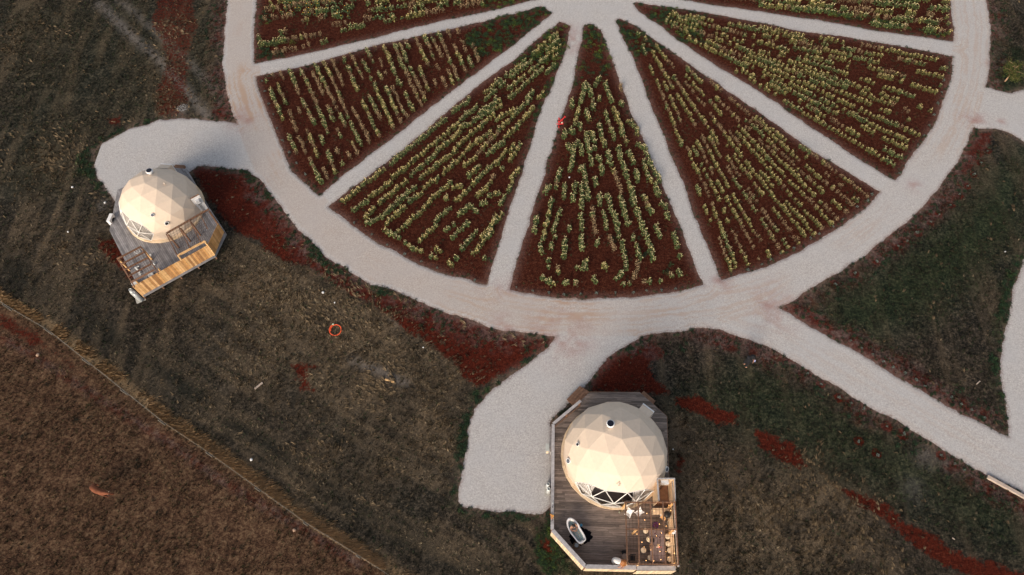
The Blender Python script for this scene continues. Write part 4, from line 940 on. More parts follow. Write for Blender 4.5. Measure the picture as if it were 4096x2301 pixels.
pg2 = pergola('pergola', 'slatted timber pergola with wire mesh over the dining table on the lower deck', 
    [((6.57,7.97),(6.42,4.57)), ((7.31,7.97),(7.08,4.57)), ((8.01,7.97),(7.84,4.57)), ((8.73,7.97),(8.55,4.57)), ((9.45,7.97),(9.26,4.54))],
    [((6.52,7.95),(9.5,7.95)), ((6.5,6.47),(9.36,6.45)), ((6.38,4.60),(9.30,4.57))],
    [(6.62,7.9), (7.14,6.47), (9.33,7.88), (9.26,6.45), (6.48,4.66), (9.18,4.66), (7.12,4.64)],
    [(6.55,8.0),(9.47,8.0),(9.27,4.54),(6.40,4.54)], 15, 7, zp, Z2, brown, lumber, .06)
# second outer rail at the right of the pergola and shower
scr = thing('privacy_screen', 'low pale timber wall along the right edge of the pergola', 'screen wall', (9.4, 6.2, Z2))
f = MB(); f.bar((.16, 3.05, 1.35), (-.03, -1.7, 1.35), .10, .05); f.build('screen_cap', railm, scr)
f = MB(); q = random.Random(4); k = 0
while k < 4.7: t = q.uniform(.75, 1.1); a = 3.05-k; x = .16-.04*k; f.bar((x, a-.07, .65), (x, a-.07, -.5) if 0 else (x, a-.07, 0), .13, .03, (t, t, t), up=(1, 0, 0)); f.c[-8:] = [(t, t, t)]*8; k += .14
f.bar((.14, 3.05, 1.30), (-.05, -1.7, 1.30), .05, .06); f.build('screen_boards', cream, scr)
# L shaped bench
lb = thing('corner_bench', 'L-shaped pale wooden bench under the pergola, beside the stools', 'bench', (9.0, 6.2, Z2))
f = MB(); f.box((-.62, 1.30, .42), (.42, 1.66, .47)); f.bar((.40, 1.30, .445), (.24, -1.55, .445), .13, .05); f.build('bench_seat', cream, lb)
f = MB(); f.box((-.60, 1.62, .02), (.40, 1.66, .42)); f.box((-.60, 1.34, .02), (-.56, 1.62, .42)); f.bar((.345, 1.30, .2), (.185, -1.55, .2), .03, .42); f.build('bench_front', cream, lb)
# shower box
sh = thing('outdoor_shower', 'tall open-topped outdoor shower box with a white water heater, right of the dome', 'shower', (9.08, 8.65, Z2))
f = MB(); z1 = 1.75
f.bar((-.50, .66, z1/2), (.50, .66, z1/2), .04, z1); f.bar((-.50, .62, z1/2), (-.54, -.60, z1/2), .04, z1); f.bar((.50, .62, z1/2), (.43, -.60, z1/2), .03, z1); f.build('shower_walls', cream, sh)
f = MB(); f.bar((-.56, .66, z1+.02), (.54, .66, z1+.02), .09, .04); f.bar((-.51, .60, z1+.02), (-.54, -.62, z1+.02), .10, .04); f.bar((.50, .60, z1+.02), (.42, -.62, z1+.02), .06, .04); f.build('wall_cap', railm, sh)
f = MB(); f.box((-.26, .46, .95), (.18, .63, 1.60)); f.box((-.05, .40, 1.30), (.20, .46, 1.55)); f.build('water_heater', mat('white enamel', (.62, .65, .68), rough=.4, var=.05, scale=4), sh, bevel=.01)
f = MB()
for x in (-.12, -.04, .03): f.tube([(x, .44, .95), (x-.05, .40, .65), (x-.1, .38, .2)], .012, 5)
f.build('pipes', black, sh)
f = MB(); f.box((-.46, -.56, .005), (.42, .62, .02)); f.build('shower_floor', brown, sh)

# ------------------------------------------------------------------ deck of the left dome
ang1 = math.atan2(25.72-22.45, -21.55+25.92)
dk1 = thing('deck', 'bleached grey timber deck with a tall pine fence, round the left dome', 'deck', (-25.7, 28.0, 0))
p1 = [(x+25.7, y-28.0) for x, y in DECK1]
boards_deck(p1, Z1, ang1-math.pi/2, .125, dk1, weather1, lambda q: tuple([q.choice([.72, .85, .95, 1.0, 1.08, 1.15])]*3))
f = MB()
for i in range(len(p1)):
    a, b = p1[i], p1[(i+1) % len(p1)]; f.bar((a[0], a[1], Z1-.12), (b[0], b[1], Z1-.12), .05, .20); f.bar((a[0]*.93, a[1]*.93, 0), (a[0]*.93, a[1]*.93, Z1-.1), .12, .12)
f.build('deck_frame', weather1, dk1)
pf = thing('privacy_fence', 'tall fence of new orange pine boards along the lower side of the left deck', 'fence', (-25.98, 22.42, 0))
def planks(mb, a, b, z0, z1, w, seed, off=.0, z1b=None):
    a, b = Vector((*a, 0)), Vector((*b, 0)); d = (b-a); L = d.length; d.normalize(); q = random.Random(seed); x = 0; nn = Vector((d.y, -d.x, 0))
    while x < L-.02:
        zz = z1+(0 if z1b is None else (z1b-z1)*x/L); t = q.choice([(1, 1, 1), (1.1, 1.08, 1.05), (.88, .82, .75), (.72, .60, .52), (1.0, .88, .72), (.55, .45, .40), (1.12, 1.12, 1.15)]) if seed == 1 else q.choice([(.85, .72, .6), (.95, .80, .62), (.75, .62, .5), (1, .9, .8)])
        e = min(w-.010, L-x); p = a+d*(x+e/2)+nn*(off+q.uniform(0, .006)); mb.bar(p+Vector((0, 0, z0)), p+Vector((0, 0, zz)), .022, e, t, up=d); x += w
O1 = (-25.98, 22.42); rel = lambda p: (p[0]-O1[0], p[1]-O1[1])
f = MB(); planks(f, rel((-26.0, 22.44)), rel((-21.56, 25.74)), .34, 1.95, .15, 1); f.build('fence_boards', lumber, pf)
f = MB(); planks(f, rel((-21.55, 25.75)), rel((-21.26, 27.72)), .34, 1.95, .15, 2, z1b=1.75); f.build('side_boards', lumber, pf)
f = MB()
for k in range(5): x = k/4; p = Vector((*rel((-26.0+4.40*x, 22.50+3.28*x)), 0)); f.bar(p, p+Vector((0, 0, 1.9)), .09, .09)
f.bar((.0, .08, 1.80), (4.40, 3.36, 1.80), .04, .09); f.bar((.0, .08, .9), (4.40, 3.36, .9), .04, .09); f.build('fence_posts', brown, pf)
pergola('pergola', 'large wire mesh pergola with brown posts between the left dome and its fence',
    [((-24.33,26.36),(-21.76,28.42)), ((-24.33,26.30),(-23.18,24.60)), ((-23.60,26.92),(-22.40,25.15)), ((-22.95,27.45),(-21.75,25.62)), ((-22.3,27.98),(-21.52,26.75))],
    [], [(-24.28,26.36), (-23.55,26.9), (-22.92,27.42), (-21.8,28.36)],
    [(-24.33,26.40),(-21.76,28.45),(-21.5,25.75),(-23.18,24.60)], 14, 11, 2.55, Z1, brown, brown, .055)
f = thing('timber_beam_frame', 'fresh pine beam frame standing on the left deck just inside the fence', 'beam frame', (-22.4, 25.2, Z1))
g = MB(); a, b = Vector((-23.16+22.4, 24.60-25.2, 1.85)), Vector((-21.55+22.4, 25.78-25.2, 1.85)); g.bar(a, b, .11, .12); g.bar(a, a+Vector((.30, -.38, 0)), .09, .10); g.bar(b, b+Vector((.12, -.22, 0)), .09, .10); g.build('beam', lumber, f)
g = MB(); g.bar(a, Vector((a.x, a.y, 0)), .09, .09); g.bar(b, Vector((b.x, b.y, 0)), .09, .09); g.build('post', lumber, f)
SL = [((-27.42,24.41),(-25.99,25.43)), ((-27.02,23.98),(-25.66,24.98)), ((-26.72,23.53),(-25.32,24.50)), ((-26.30,23.03),(-24.95,24.02)), ((-25.99,22.55),(-24.62,23.55))]
pergola('pergola', 'small pergola of five crossbeams over the lower left corner of the left deck', SL,
    [((-27.40,24.43),(-25.70,22.27)), ((-26.02,25.43),(-24.33,23.33))], [(-27.36,24.45), (-25.98,25.36), (-25.80,22.82), (-24.50,23.78)],
    [(-27.2,24.55),(-26.0,25.42),(-24.65,23.60),(-25.95,22.62)], 9, 10, 2.3, Z1, brown, lumber, .07)
# shower wall of the left deck
b0, b1 = zF(710, 465, Z1), zF(870, 380, Z1)
sw = thing('shower_wall', 'free-standing white shower wall with a small water heater, right of the left dome', 'shower', (*b0, Z1))
e = Vector((b1[0]-b0[0], b1[1]-b0[1], 0)); hW = 1.85; eu = e.normalized(); en = Vector((eu.y, -eu.x, 0))
f = MB(); f.bar((0, 0, hW/2), e+Vector((0, 0, hW/2)), .05, hW); f.build('wall_panel', white, sw)
f = MB(); f.bar(Vector((0, 0, hW+.01)), e+Vector((0, 0, hW+.01)), .07, .05); f.build('wall_cap', brown, sw)
f = MB(); p = e*.5+en*.11+Vector((0, 0, 1.35)); f.bar(p-Vector((0, 0, .2)), p+Vector((0, 0, .2)), .26, .16, up=en); f.build('water_heater', mat('heater enamel', (.5, .52, .55), rough=.4, var=.05, scale=4), sw, bevel=.01)
f = MB()
for s in (.42, .55): p = e*s+en*.06; f.tube([p+Vector((0, 0, 1.12)), p+en*.02+Vector((0, 0, .6)), p+eu*.05+Vector((0, 0, .05))], .014, 5)
p = e*.48+en*.09+Vector((0, 0, 1.02)); f.bar(p-eu*.12, p+eu*.12, .05, .05); f.build('pipes', black, sw)
wl = -eu*.02
f = MB(); planks(f, (wl.x-.03, wl.y+.03), (wl.x-.03-en.x*.9, wl.y-en.y*.9), .02, 1.2, .14, 2, z1b=1.2); f.build('side_boards', lumber, sw)
steps('deck_steps', 'brown timber steps behind the left dome, at its upper side', (-26.5, 33.72), (-25.75, 33.66), 2, .17, .24, -1, Z1, brown)

# ================================================================== people and animal
skin = mat('skin', (.50, .27, .18), rough=.55, var=.08, scale=9)
hair_b = mat('black hair', (.010, .008, .007), rough=.5, var=.3, scale=30); hair_r = mat('auburn hair', (.22, .075, .02), rough=.5, col2=(.42, .17, .05), scale=25)
darkc = mat('dark clothing', (.008, .009, .012), rough=.9, var=.3, scale=8); redc = mat('maroon shoe', (.06, .012, .014), rough=.6, var=.2, scale=8)
whited = mat('white dress cotton', (.74, .72, .70), rough=.9, var=.04, scale=7)

def skinmesh(name, J, E, m, par, sub=2):
    """J: {joint: (position, radius)}, E: joint pairs; a single continuous skinned surface"""
    keys = list(J); me = bpy.data.meshes.new(name+'_t'); me.from_pydata([J[k][0] for k in keys], [(keys.index(a), keys.index(b)) for a, b in E], [])
    o = bpy.data.objects.new(name+'_t', me); COL.objects.link(o); o.modifiers.new('s', 'SKIN'); me.skin_vertices if me.skin_vertices else None
    for i, k in enumerate(keys):
        v = me.skin_vertices[0].data[i]; r = J[k][1]; v.radius = (r, r) if not isinstance(r, tuple) else r; v.use_root = (i == 0)
    s = o.modifiers.new('u', 'SUBSURF'); s.levels = sub; s.render_levels = sub
    dg = bpy.context.evaluated_depsgraph_get(); ev = o.evaluated_get(dg); nm = bpy.data.meshes.new_from_object(ev); bpy.data.objects.remove(o)
    nm.name = name; nm.materials.clear(); nm.materials.append(m); nm.polygons.foreach_set('use_smooth', [True]*len(nm.polygons))
    r = bpy.data.objects.new(name, nm); COL.objects.link(r); r.parent = par; return r
def hand(J, E, wrist, key, d, side, s=.9, curl=.3):
    """palm, four unequal bent fingers and a thumb leaving the side of the palm"""
    d = Vector(d).normalized(); sd_ = Vector(side).normalized(); dn = d.cross(sd_).normalized(); w = Vector(J[wrist][0])
    J[key+'p'] = (w+d*.05*s, (.030*s, .014*s)); E.append((wrist, key+'p')); J[key+'k'] = (w+d*.085*s, (.034*s, .012*s)); E.append((key+'p', key+'k'))
    for i, L in enumerate((.062, .072, .068, .052)):
        o = (i-1.5)*.020*s; a = w+d*.10*s+sd_*o; b = a+(d*(1-curl)+dn*curl)*L*.55*s; c = b+(d*(1-curl*2)+dn*curl*2).normalized()*L*.45*s
        J[f'{key}{i}a'] = (a, .009*s); J[f'{key}{i}b'] = (b, .008*s); J[f'{key}{i}c'] = (c, .007*s); E += [(key+'k', f'{key}{i}a'), (f'{key}{i}a', f'{key}{i}b'), (f'{key}{i}b', f'{key}{i}c')]
    t = w+d*.04*s+sd_*.036*s; J[key+'ta'] = (t, .011*s); J[key+'tb'] = (t+(d*.8+sd_*.5)*.045*s, .009*s); E += [(key+'p', key+'ta'), (key+'ta', key+'tb')]
def head(par_mesh_builder, o, r, face, up):
    """head with brow, nose, eyes and ears as one shape in the builder"""
    face = Vector(face).normalized(); up = Vector(up).normalized(); sd_ = face.cross(up).normalized(); up = sd_.cross(face).normalized(); o = Vector(o); f = par_mesh_builder
    k = len(f.v); f.ball((0, 0, 0), 1, None, 14)
    for i in range(k, len(f.v)):
        x, y, z = f.v[i]; w_ = .80 if z > -.3 else .80+.25*(z+.3); f.v[i] = tuple(o+sd_*x*r*w_+face*y*r*.95+up*z*r*1.18)
    f.ball(tuple(o+face*r*.98-up*r*.12), r*.17, None, 6); f.ball(tuple(o+face*r*.86-up*r*.52), r*.2, None, 6, (1, .6, .4))
    for s in (-1, 1): f.ball(tuple(o+sd_*s*r*.80-up*r*.08), r*.2, None, 6); f.ball(tuple(o+face*r*.84+sd_*s*r*.32+up*r*.05), r*.12, None, 6)
def person_body(par, J, E, hd, r, face, up, m):
    o = skinmesh('body', J, E, m, par); f = MB(); head(f, hd, r, face, up); h = f.build('headpart', m, None, smooth=True)
    bm = bmesh.new(); bm.from_mesh(o.data); bm.from_mesh(h.data); bm.to_mesh(o.data); bm.free(); bpy.data.objects.remove(h); o.data.polygons.foreach_set('use_smooth', [True]*len(o.data.polygons)); return o
K = .90
# --- bather: sits in the tub, arms folded forward, legs along the water
th_ = math.atan2(6.05-7.18, 4.12-3.42); ax = Vector((math.cos(th_), math.sin(th_), 0)); sx = Vector((-ax.y, ax.x, 0)); TC = Vector((3.74, 6.58, Z2))
tub = thing('bathtub', 'white freestanding slipper bathtub with a person bathing in it', 'bathtub', TC, 0)
def tubring(scale, z, f=1.0):
    pts = []; L = .74*f; n = 36
    for i in range(n):
        a = 2*math.pi*i/n; c, s = math.cos(a), math.sin(a); e = 4.2 if c > 0 else 2.1
        x = math.copysign(abs(c)**(2/e), c)*L; y = math.copysign(abs(s)**(2/e), s)*(.30 if c < 0 else .265)*scale; y *= 1+.03*(-c)
        pts.append(ax*x+sx*y+Vector((0, 0, z+(.14*max(0, -c)**2 if z > .3 else 0))))
    return pts
f = MB(); L_ = [tubring(.74, .08, .80), tubring(.92, .22, .90), tubring(1.08, .48, 1.0), tubring(1.20, .55, 1.07), tubring(1.18, .585, 1.06), tubring(.90, .58, .93), tubring(.80, .40, .87), tubring(.62, .16, .76)]
n = 36; f.add([p for r in L_ for p in r], [(j*n+i, j*n+(i+1) % n, (j+1)*n+(i+1) % n, (j+1)*n+i) for j in range(len(L_)-1) for i in range(n)]+[tuple(range(n))[::-1], tuple(range(7*n, 8*n))])
f.build('tub_shell', mat('white enamel tub', (.78, .76, .76), rough=.18, var=.02, scale=3, spec=.6), tub, smooth=True)
f = MB(); f.add(tubring(.80, .40, .87), [tuple(range(36))]); f.v = [(x, y, .44) for x, y, z in f.v]
wm = bpy.data.materials.new('bath water'); wm.use_nodes = True; b = wm.node_tree.nodes['Principled BSDF']; b.inputs['Base Color'].default_value = (.25, .42, .44, 1); b.inputs['Roughness'].default_value = .08; b.inputs['Alpha'].default_value = .45
f.build('bath_water', wm, tub)
f = MB(); p = ax*.70+sx*.10
for s in (.05, .10, .15): q = ax*.72+sx*(s-.0); f.tube([q+Vector((0, 0, .1)), q+Vector((0, 0, .64)), q-ax*.08+Vector((0, 0, .66))], .011, 6)
f.build('tap', mat('dark bronze', (.05, .04, .035), rough=.35, metal=.6, var=.2), tub, smooth=True)
f = MB()
for a_, b_ in ((-.45, .2), (-.45, -.2), (.45, .2), (.45, -.2)): q = ax*a_+sx*b_*.8; f.tube([q+Vector((0, 0, .16)), q*1.08+Vector((0, 0, .08)), q*1.1], [.03, .035, .02], 6)
f.build('foot', white, tub)
bp_ = thing('person', 'dark-haired person sitting in the white bathtub with hands held to the chest', 'person', TC, 0)
def at(a, s, z): return ax*a+sx*s+Vector((0, 0, z))
J = {'pelvis': (at(-.18, 0, .28), (.15, .11)), 'belly': (at(-.25, 0, .40), (.12, .09)), 'chest': (at(-.32, 0, .58), (.15, .10)), 'neck': (at(-.30, 0, .72), .05), 'nk2': (at(-.28, 0, .78), .048),
     'shL': (at(-.30, .17, .64), .058), 'elL': (at(-.14, .22, .48), .042), 'wrL': (at(.00, .07, .58), .028), 'shR': (at(-.30, -.17, .64), .058), 'elR': (at(-.14, -.21, .48), .042), 'wrR': (at(-.01, -.06, .57), .028),
     'hipL': (at(-.14, .09, .27), .09), 'knL': (at(.20, .10, .40), .06), 'anL': (at(.52, .05, .30), .038), 'toL': (at(.58, .05, .39), .028), 'hipR': (at(-.14, -.09, .27), .09), 'knR': (at(.20, -.08, .40), .06), 'anR': (at(.52, -.04, .30), .038), 'toR': (at(.58, -.04, .39), .028)}
E = [('pelvis','belly'),('belly','chest'),('chest','neck'),('neck','nk2'),('chest','shL'),('shL','elL'),('elL','wrL'),('chest','shR'),('shR','elR'),('elR','wrR'),('pelvis','hipL'),('hipL','knL'),('knL','anL'),('anL','toL'),('pelvis','hipR'),('hipR','knR'),('knR','anR'),('anR','toR')]
hand(J, E, 'wrL', 'hL', at(.5, -.8, .3), at(.8, .5, 0), K); hand(J, E, 'wrR', 'hR', at(.5, .8, .3), at(.8, -.5, 0), K)
hc = at(-.22, .0, .87); person_body(bp_, J, E, hc, .095, at(.8, 0, -.5), (0, 0, 1), skin)
f = MB(); f.ball(tuple(hc-ax*.02+Vector((0, 0, .025))), .108, None, 12, (1, 1, 1.0)); f.ball(tuple(hc-ax*.11-Vector((0, 0, .03))), .05, None, 8); f.build('hair', hair_b, bp_, smooth=True)

def P3(fn, u, v, z): p = fn(u, v, z); return Vector((p[0], p[1], z))
# --- person in white leaning on the railing
wp = thing('person', 'auburn-haired person in a white dress leaning forward over the lower deck railing', 'person', (5.75, 4.9, Z2))
O = Vector((5.75, 4.9, Z2)); h_ = P3(zB, 1130, 1240, 1.95)-O
def wq(u, v, z): return P3(zB, u, v, z)-O
J = {'pelvis': (wq(1015, 1240, 1.50), (.11, .10)), 'belly': (wq(1050, 1240, 1.61), (.10, .085)), 'chest': (wq(1092, 1250, 1.76), (.11, .085)), 'neck': (wq(1115, 1250, 1.88), .05),
     'shL': (wq(1112, 1220, 1.78), .055), 'elL': (wq(1155, 1300, 1.72), .042), 'wrL': (wq(1120, 1340, 1.69), .028), 'shR': (wq(1088, 1285, 1.78), .055), 'elR': (wq(1112, 1318, 1.72), .042), 'wrR': (wq(1080, 1330, 1.69), .028),
     'hipL': (wq(1005, 1225, 1.48), .10), 'knL': (wq(1010, 1240, 1.12), .065), 'anL': (wq(1000, 1255, .80), .042), 'toL': (wq(1030, 1262, .74), .03), 'hipR': (wq(1010, 1258, 1.48), .10), 'knR': (wq(1000, 1262, 1.10), .065), 'anR': (wq(968, 1250, .95), .042), 'toR': (wq(952, 1242, .86), .03)}
hand(J, E := [('pelvis','belly'),('belly','chest'),('chest','neck'),('chest','shL'),('shL','elL'),('elL','wrL'),('chest','shR'),('shR','elR'),('elR','wrR'),('pelvis','hipL'),('hipL','knL'),('knL','anL'),('anL','toL'),('pelvis','hipR'),('hipR','knR'),('knR','anR'),('anR','toR')], 'wrL', 'hL', (-.8, -.5, -.05), (.5, -.8, 0), K)
hand(J, E, 'wrR', 'hR', (-.95, -.1, -.05), (.1, -.9, 0), K)
person_body(wp, J, E, wq(1128, 1262, 1.95), .095, (.4, -.7, -.4), (.3, 0, 1), skin)
f = MB(); c = wq(1128, 1256, 1.97); f.ball(tuple(c), .125, None, 12, (1, 1, 1)); 
for i in range(16): a = R_(200+i*14); d = Vector((math.cos(a)*.13, math.sin(a)*.13, 0)); f.tube([c+d*.4+Vector((0, 0, .07)), c+d*1.05+Vector((.02, 0, .0)), c+d*1.35+Vector((.03, -.02, -.14)), c+d*1.1+Vector((.0, -.04, -.27))], [.035, .045, .04, .015], 6)
f.build('hair', hair_r, wp, smooth=True)
dr = {'a': (wq(1095, 1252, 1.78), (.22, .20)), 'b': (wq(1055, 1242, 1.62), (.19, .18)), 'c': (wq(1015, 1238, 1.46), (.21, .20)), 'd': (wq(1000, 1240, 1.22), (.20, .18)), 'e': (wq(996, 1240, 1.12), (.19, .17)), 'sL': (wq(1118, 1226, 1.79), .085), 'sR': (wq(1092, 1284, 1.79), .085)}
skinmesh('dress', dr, [('a','b'),('b','c'),('c','d'),('d','e'),('a','sL'),('a','sR')], whited, wp)
f = MB()
for k_ in ('L', 'R'): a, b = Vector(J['an'+k_][0]), Vector(J['to'+k_][0]); f.tube([a+(a-b)*.3, a, b, b+(b-a)*.35], [.03, .045, .04, .025], 8)
f.build('shoe', redc, wp, smooth=True)
# --- person in dark clothes on the grass, hat, phone in hand
zP = W(2940, 1380, 14.47); fo = zP(500, 1190, 0); op = thing('person', 'person in black clothes and black hat looking at a phone on the grass', 'person', (*fo, 0)); O = Vector((*fo, 0)); s = 1.0
J = {'pelvis': (Vector((.04, .0, .86)), (.15, .12)), 'belly': (Vector((.05, .02, 1.0)), (.14, .11)), 'chest': (Vector((.07, .03, 1.22)), (.17, .12)), 'neck': (Vector((.11, .02, 1.38)), .055),
     'shL': (Vector((-.06, .14, 1.30)), .06), 'elL': (Vector((.06, .16, 1.04)), .045), 'wrL': (Vector((.26, -.02, 1.08)), .03), 'shR': (Vector((.12, -.15, 1.30)), .06), 'elR': (Vector((.20, -.26, 1.04)), .045), 'wrR': (Vector((.32, -.14, 1.10)), .03),
     'hipL': (Vector((-.01, .08, .82)), .10), 'knL': (Vector((.02, .10, .46)), .07), 'anL': (Vector((-.02, .10, .09)), .045), 'toL': (Vector((.12, .06, .05)), .035), 'hipR': (Vector((.08, -.08, .82)), .10), 'knR': (Vector((.12, -.10, .46)), .07), 'anR': (Vector((.05, -.12, .09)), .045), 'toR': (Vector((.19, -.17, .05)), .035)}
E = [('pelvis','belly'),('belly','chest'),('chest','neck'),('chest','shL'),('shL','elL'),('elL','wrL'),('chest','shR'),('shR','elR'),('elR','wrR'),('pelvis','hipL'),('hipL','knL'),('knL','anL'),('anL','toL'),('pelvis','hipR'),('hipR','knR'),('knR','anR'),('anR','toR')]
hand(J, E, 'wrL', 'hL', (.7, -.5, .2), (0, 0, 1), 1); hand(J, E, 'wrR', 'hR', (.4, .6, .2), (0, 0, 1), 1)
person_body(op, J, E, Vector((.16, 0, 1.50)), .10, (.7, -.5, -.5), (0, 0, 1), skin)
cl_ = {k: (v[0], (v[1][0]*1.22, v[1][1]*1.25) if isinstance(v[1], tuple) else v[1]*1.25) for k, v in J.items() if k in ('pelvis','belly','chest','neck','shL','elL','shR','elR','hipL','knL','anL','hipR','knR','anR')}
skinmesh('clothing', cl_, [e for e in E if e[0] in cl_ and e[1] in cl_], darkc, op)
f = MB(); f.lathe([(.03, .17), (.10, .16), (.115, .10), (.12, .04), (.17, .03), (.165, .015), (.12, .02)], (.16, 0, 1.50), 18, ax=(.15, -.1, 1)); f.build('hat', darkc, op, smooth=True)
ph = MB(); ph.bar((.36, -.19, 1.13), (.42, -.07, 1.15), .075, .012); o = ph.build('phone', mat('phone screen', (.42, .48, .80), rough=.3, var=.1), None); o.location = O; tag(o, 'pale blue phone held in the hands of the person in black', 'phone')
# --- reddish cow in the paddock
def cw(u, v, z): p = zCow(u, v, z); return Vector((p[0], p[1], z))
O = Vector((*zCow(750, 900, 0), 0)); cow = thing('cow', 'reddish-brown cow standing with a curved back in the brown paddock', 'cow', O)
J = {'rump': (cw(440, 520, .98)-O, (.13, .16)), 'loin': (cw(570, 720, 1.0)-O, (.18, .20)), 'belly': (cw(720, 860, .92)-O, (.21, .24)), 'chest': (cw(920, 960, .92)-O, (.19, .23)), 'shoulder': (cw(1120, 1010, .98)-O, (.16, .20)),
     'neck': (cw(1320, 1050, 1.0)-O, (.10, .13)), 'poll': (cw(1560, 1085, 1.05)-O, (.085, .10)), 'face': (cw(1700, 1110, .95)-O, (.065, .08)), 'muzzle': (cw(1830, 1120, .80)-O, (.045, .05))}
E = [('rump','loin'),('loin','belly'),('belly','chest'),('chest','shoulder'),('shoulder','neck'),('neck','poll'),('poll','face'),('face','muzzle')]
bd = (J['shoulder'][0]-J['rump'][0]); 
for k_, base, sgn, fwd in (('hl', 'rump', 1, 0), ('hr', 'rump', -1, 0), ('fl', 'shoulder', 1, 1), ('fr', 'shoulder', -1, 1)):
    b = Vector(J[base][0]); d = (Vector(J['loin'][0])-b if base == 'rump' else b-Vector(J['chest'][0])).normalized(); d.z = 0; n_ = Vector((-d.y, d.x, 0))*sgn
    if fwd: q = [(n_*.10-Vector((0, 0, .22)), .085), (n_*.11-d*.03-Vector((0, 0, .48)), .05), (n_*.11+d*.01-Vector((0, 0, .70)), .038), (n_*.11+d*.0-Vector((0, 0, .90)), .033)]
    else: q = [(n_*.09+d*.04-Vector((0, 0, .20)), .11), (n_*.10+d*.10-Vector((0, 0, .42)), .06), (n_*.10-d*.07-Vector((0, 0, .60)), .04), (n_*.10-d*.04-Vector((0, 0, .90)), .034)]
    prev = base
    for i, (p, r) in enumerate(q): J[f'{k_}{i}'] = (b+p, r); E.append((prev, f'{k_}{i}')); prev = f'{k_}{i}'
cowm = mat('red cow hide', (.11, .032, .013), rough=.9, col2=(.24, .080, .036), scale=4)
skinmesh('body', J, E, cowm, cow)
f = MB(); pl = Vector(J['poll'][0]); hd_ = (Vector(J['muzzle'][0])-pl).normalized(); sd_ = hd_.cross(Vector((0, 0, 1))).normalized()
for s in (-1, 1): f.ball(tuple(pl+sd_*s*.13+Vector((0, 0, .04))), .06, None, 8, (1.0, .9, .5))
f.build('ear', mat('dark cow ear', (.05, .015, .01), rough=.8), cow, smooth=True)
f = MB()
for s in (-1, 1): f.tube([pl+sd_*s*.06+Vector((0, 0, .08)), pl+sd_*s*.11+Vector((0, 0, .14)), pl+sd_*s*.10+Vector((0, 0, .19))], [.018, .014, .005], 6)
f.build('horn', mat('horn', (.35, .28, .2), rough=.5), cow, smooth=True)
f = MB(); rp_ = Vector(J['rump'][0]); f.tube([rp_+Vector((-.05, .10, .10)), rp_+Vector((-.13, .16, -.05)), rp_+Vector((-.14, .17, -.5)), rp_+Vector((-.13, .15, -.62))], [.02, .016, .012, .03], 6); f.build('tail', cowm, cow, smooth=True)

# ================================================================== things on the lower deck
def put(name, label, cat, p, rz=0, group=None): return thing(name, label, cat, p, rz, group)
f = MB(); n = 60; q = random.Random(2); c = zB(500, 880, Z2); pts = []
for i in range(n):
    a = 2*math.pi*i/n; r = 1.0+.10*math.sin(a*3+1)+q.uniform(-.10, .10); pts.append((c[0]+math.cos(a)*.66*r+ .08*math.sin(a), c[1]+.02+math.sin(a)*.54*r-.05*math.cos(a)*2))
f.add([(x, y, Z2+.008) for x, y in pts], [tuple(range(n))]); o = f.build('wet_patch', mat('wet black boards', (.006, .006, .008), rough=1, spec=0, var=.3, scale=6, stretch=(1, 8, 1)), None); tag(o, 'ragged black patch of spilled water on the deck under the bathtub', 'puddle')
p = zB(1520-1000, 730, Z2+.05); t = put('bucket', 'small light blue bucket on the deck beside the bathtub', 'bucket', (*p, Z2+.01))
blue = mat('light blue plastic', (.06, .32, .50), rough=.4, col2=(.22, .55, .72), scale=20)
f = MB(); f.lathe([(.055, 0), (.085, .14), (.075, .14), (.05, .02)], n=14); f.build('pail', blue, t, smooth=True); f = MB(); f.tube([(.08*math.cos(a), .02, .14+.07*math.sin(a)) for a in [i*math.pi/8 for i in range(9)]], .007, 5); f.build('handle', blue, t)
f = MB(); pz = zB(480, 680, Z2); f.ball((0, 0, .03), .035, None, 8, (1, 1, .8)); o = f.build('bath_cap', black, None, smooth=True); o.location = (*pz, Z2); tag(o, 'small black stopper on the boards above the blue bucket', 'stopper')
wick = mat('wicker', (.09, .055, .035), rough=.8, col2=(.22, .14, .09), scale=40)
p = zB(455, 1015, Z2+.4); t = put('side_table', 'round brown wicker side table with a glass top at the foot of the tub', 'side table', (*p, Z2))
f = MB()
for z, r in ((.05, .17), (.25, .15), (.42, .185)): f.tube([(r*math.cos(a), r*math.sin(a), z) for a in [2*math.pi*i/20 for i in range(20)]], .016, 6, closed=True)
for i in range(14): a = 2*math.pi*i/14; f.tube([(.17*math.cos(a), .17*math.sin(a), .0), (.14*math.cos(a+.3), .14*math.sin(a+.3), .22), (.18*math.cos(a+.6), .18*math.sin(a+.6), .42)], .009, 5)
f.build('wicker_frame', wick, t, smooth=True); f = MB(); f.lathe([(.12, .425), (.12, .437)], n=20); f.build('table_top', mat('glass top', (.16, .17, .17), rough=.1, col2=(.35, .36, .36), scale=9), t)
f = MB()
for a in range(5): f.tube([(0, 0, .10), (.12*math.cos(a*1.26-2.4), .12*math.sin(a*1.26-2.4), .03), (.24*math.cos(a*.6-2.6), .24*math.sin(a*.6-2.6), .012)], .010, 5)
f.build('leg', wick, t)
p = zB(528, 975, Z2+.3); t = put('stool', 'small tan wooden step stool beside the wicker table', 'stool', (*p, Z2), .4)
f = MB(); f.box((-.08, -.10, .26), (.08, .10, .29)); f.build('seat', cream, t); f = MB()
for a in (-.07, .05):
    for b in (-.09, .07): f.box((a, b, 0), (a+.02, b+.02, .26))
f.build('leg', brown, t)
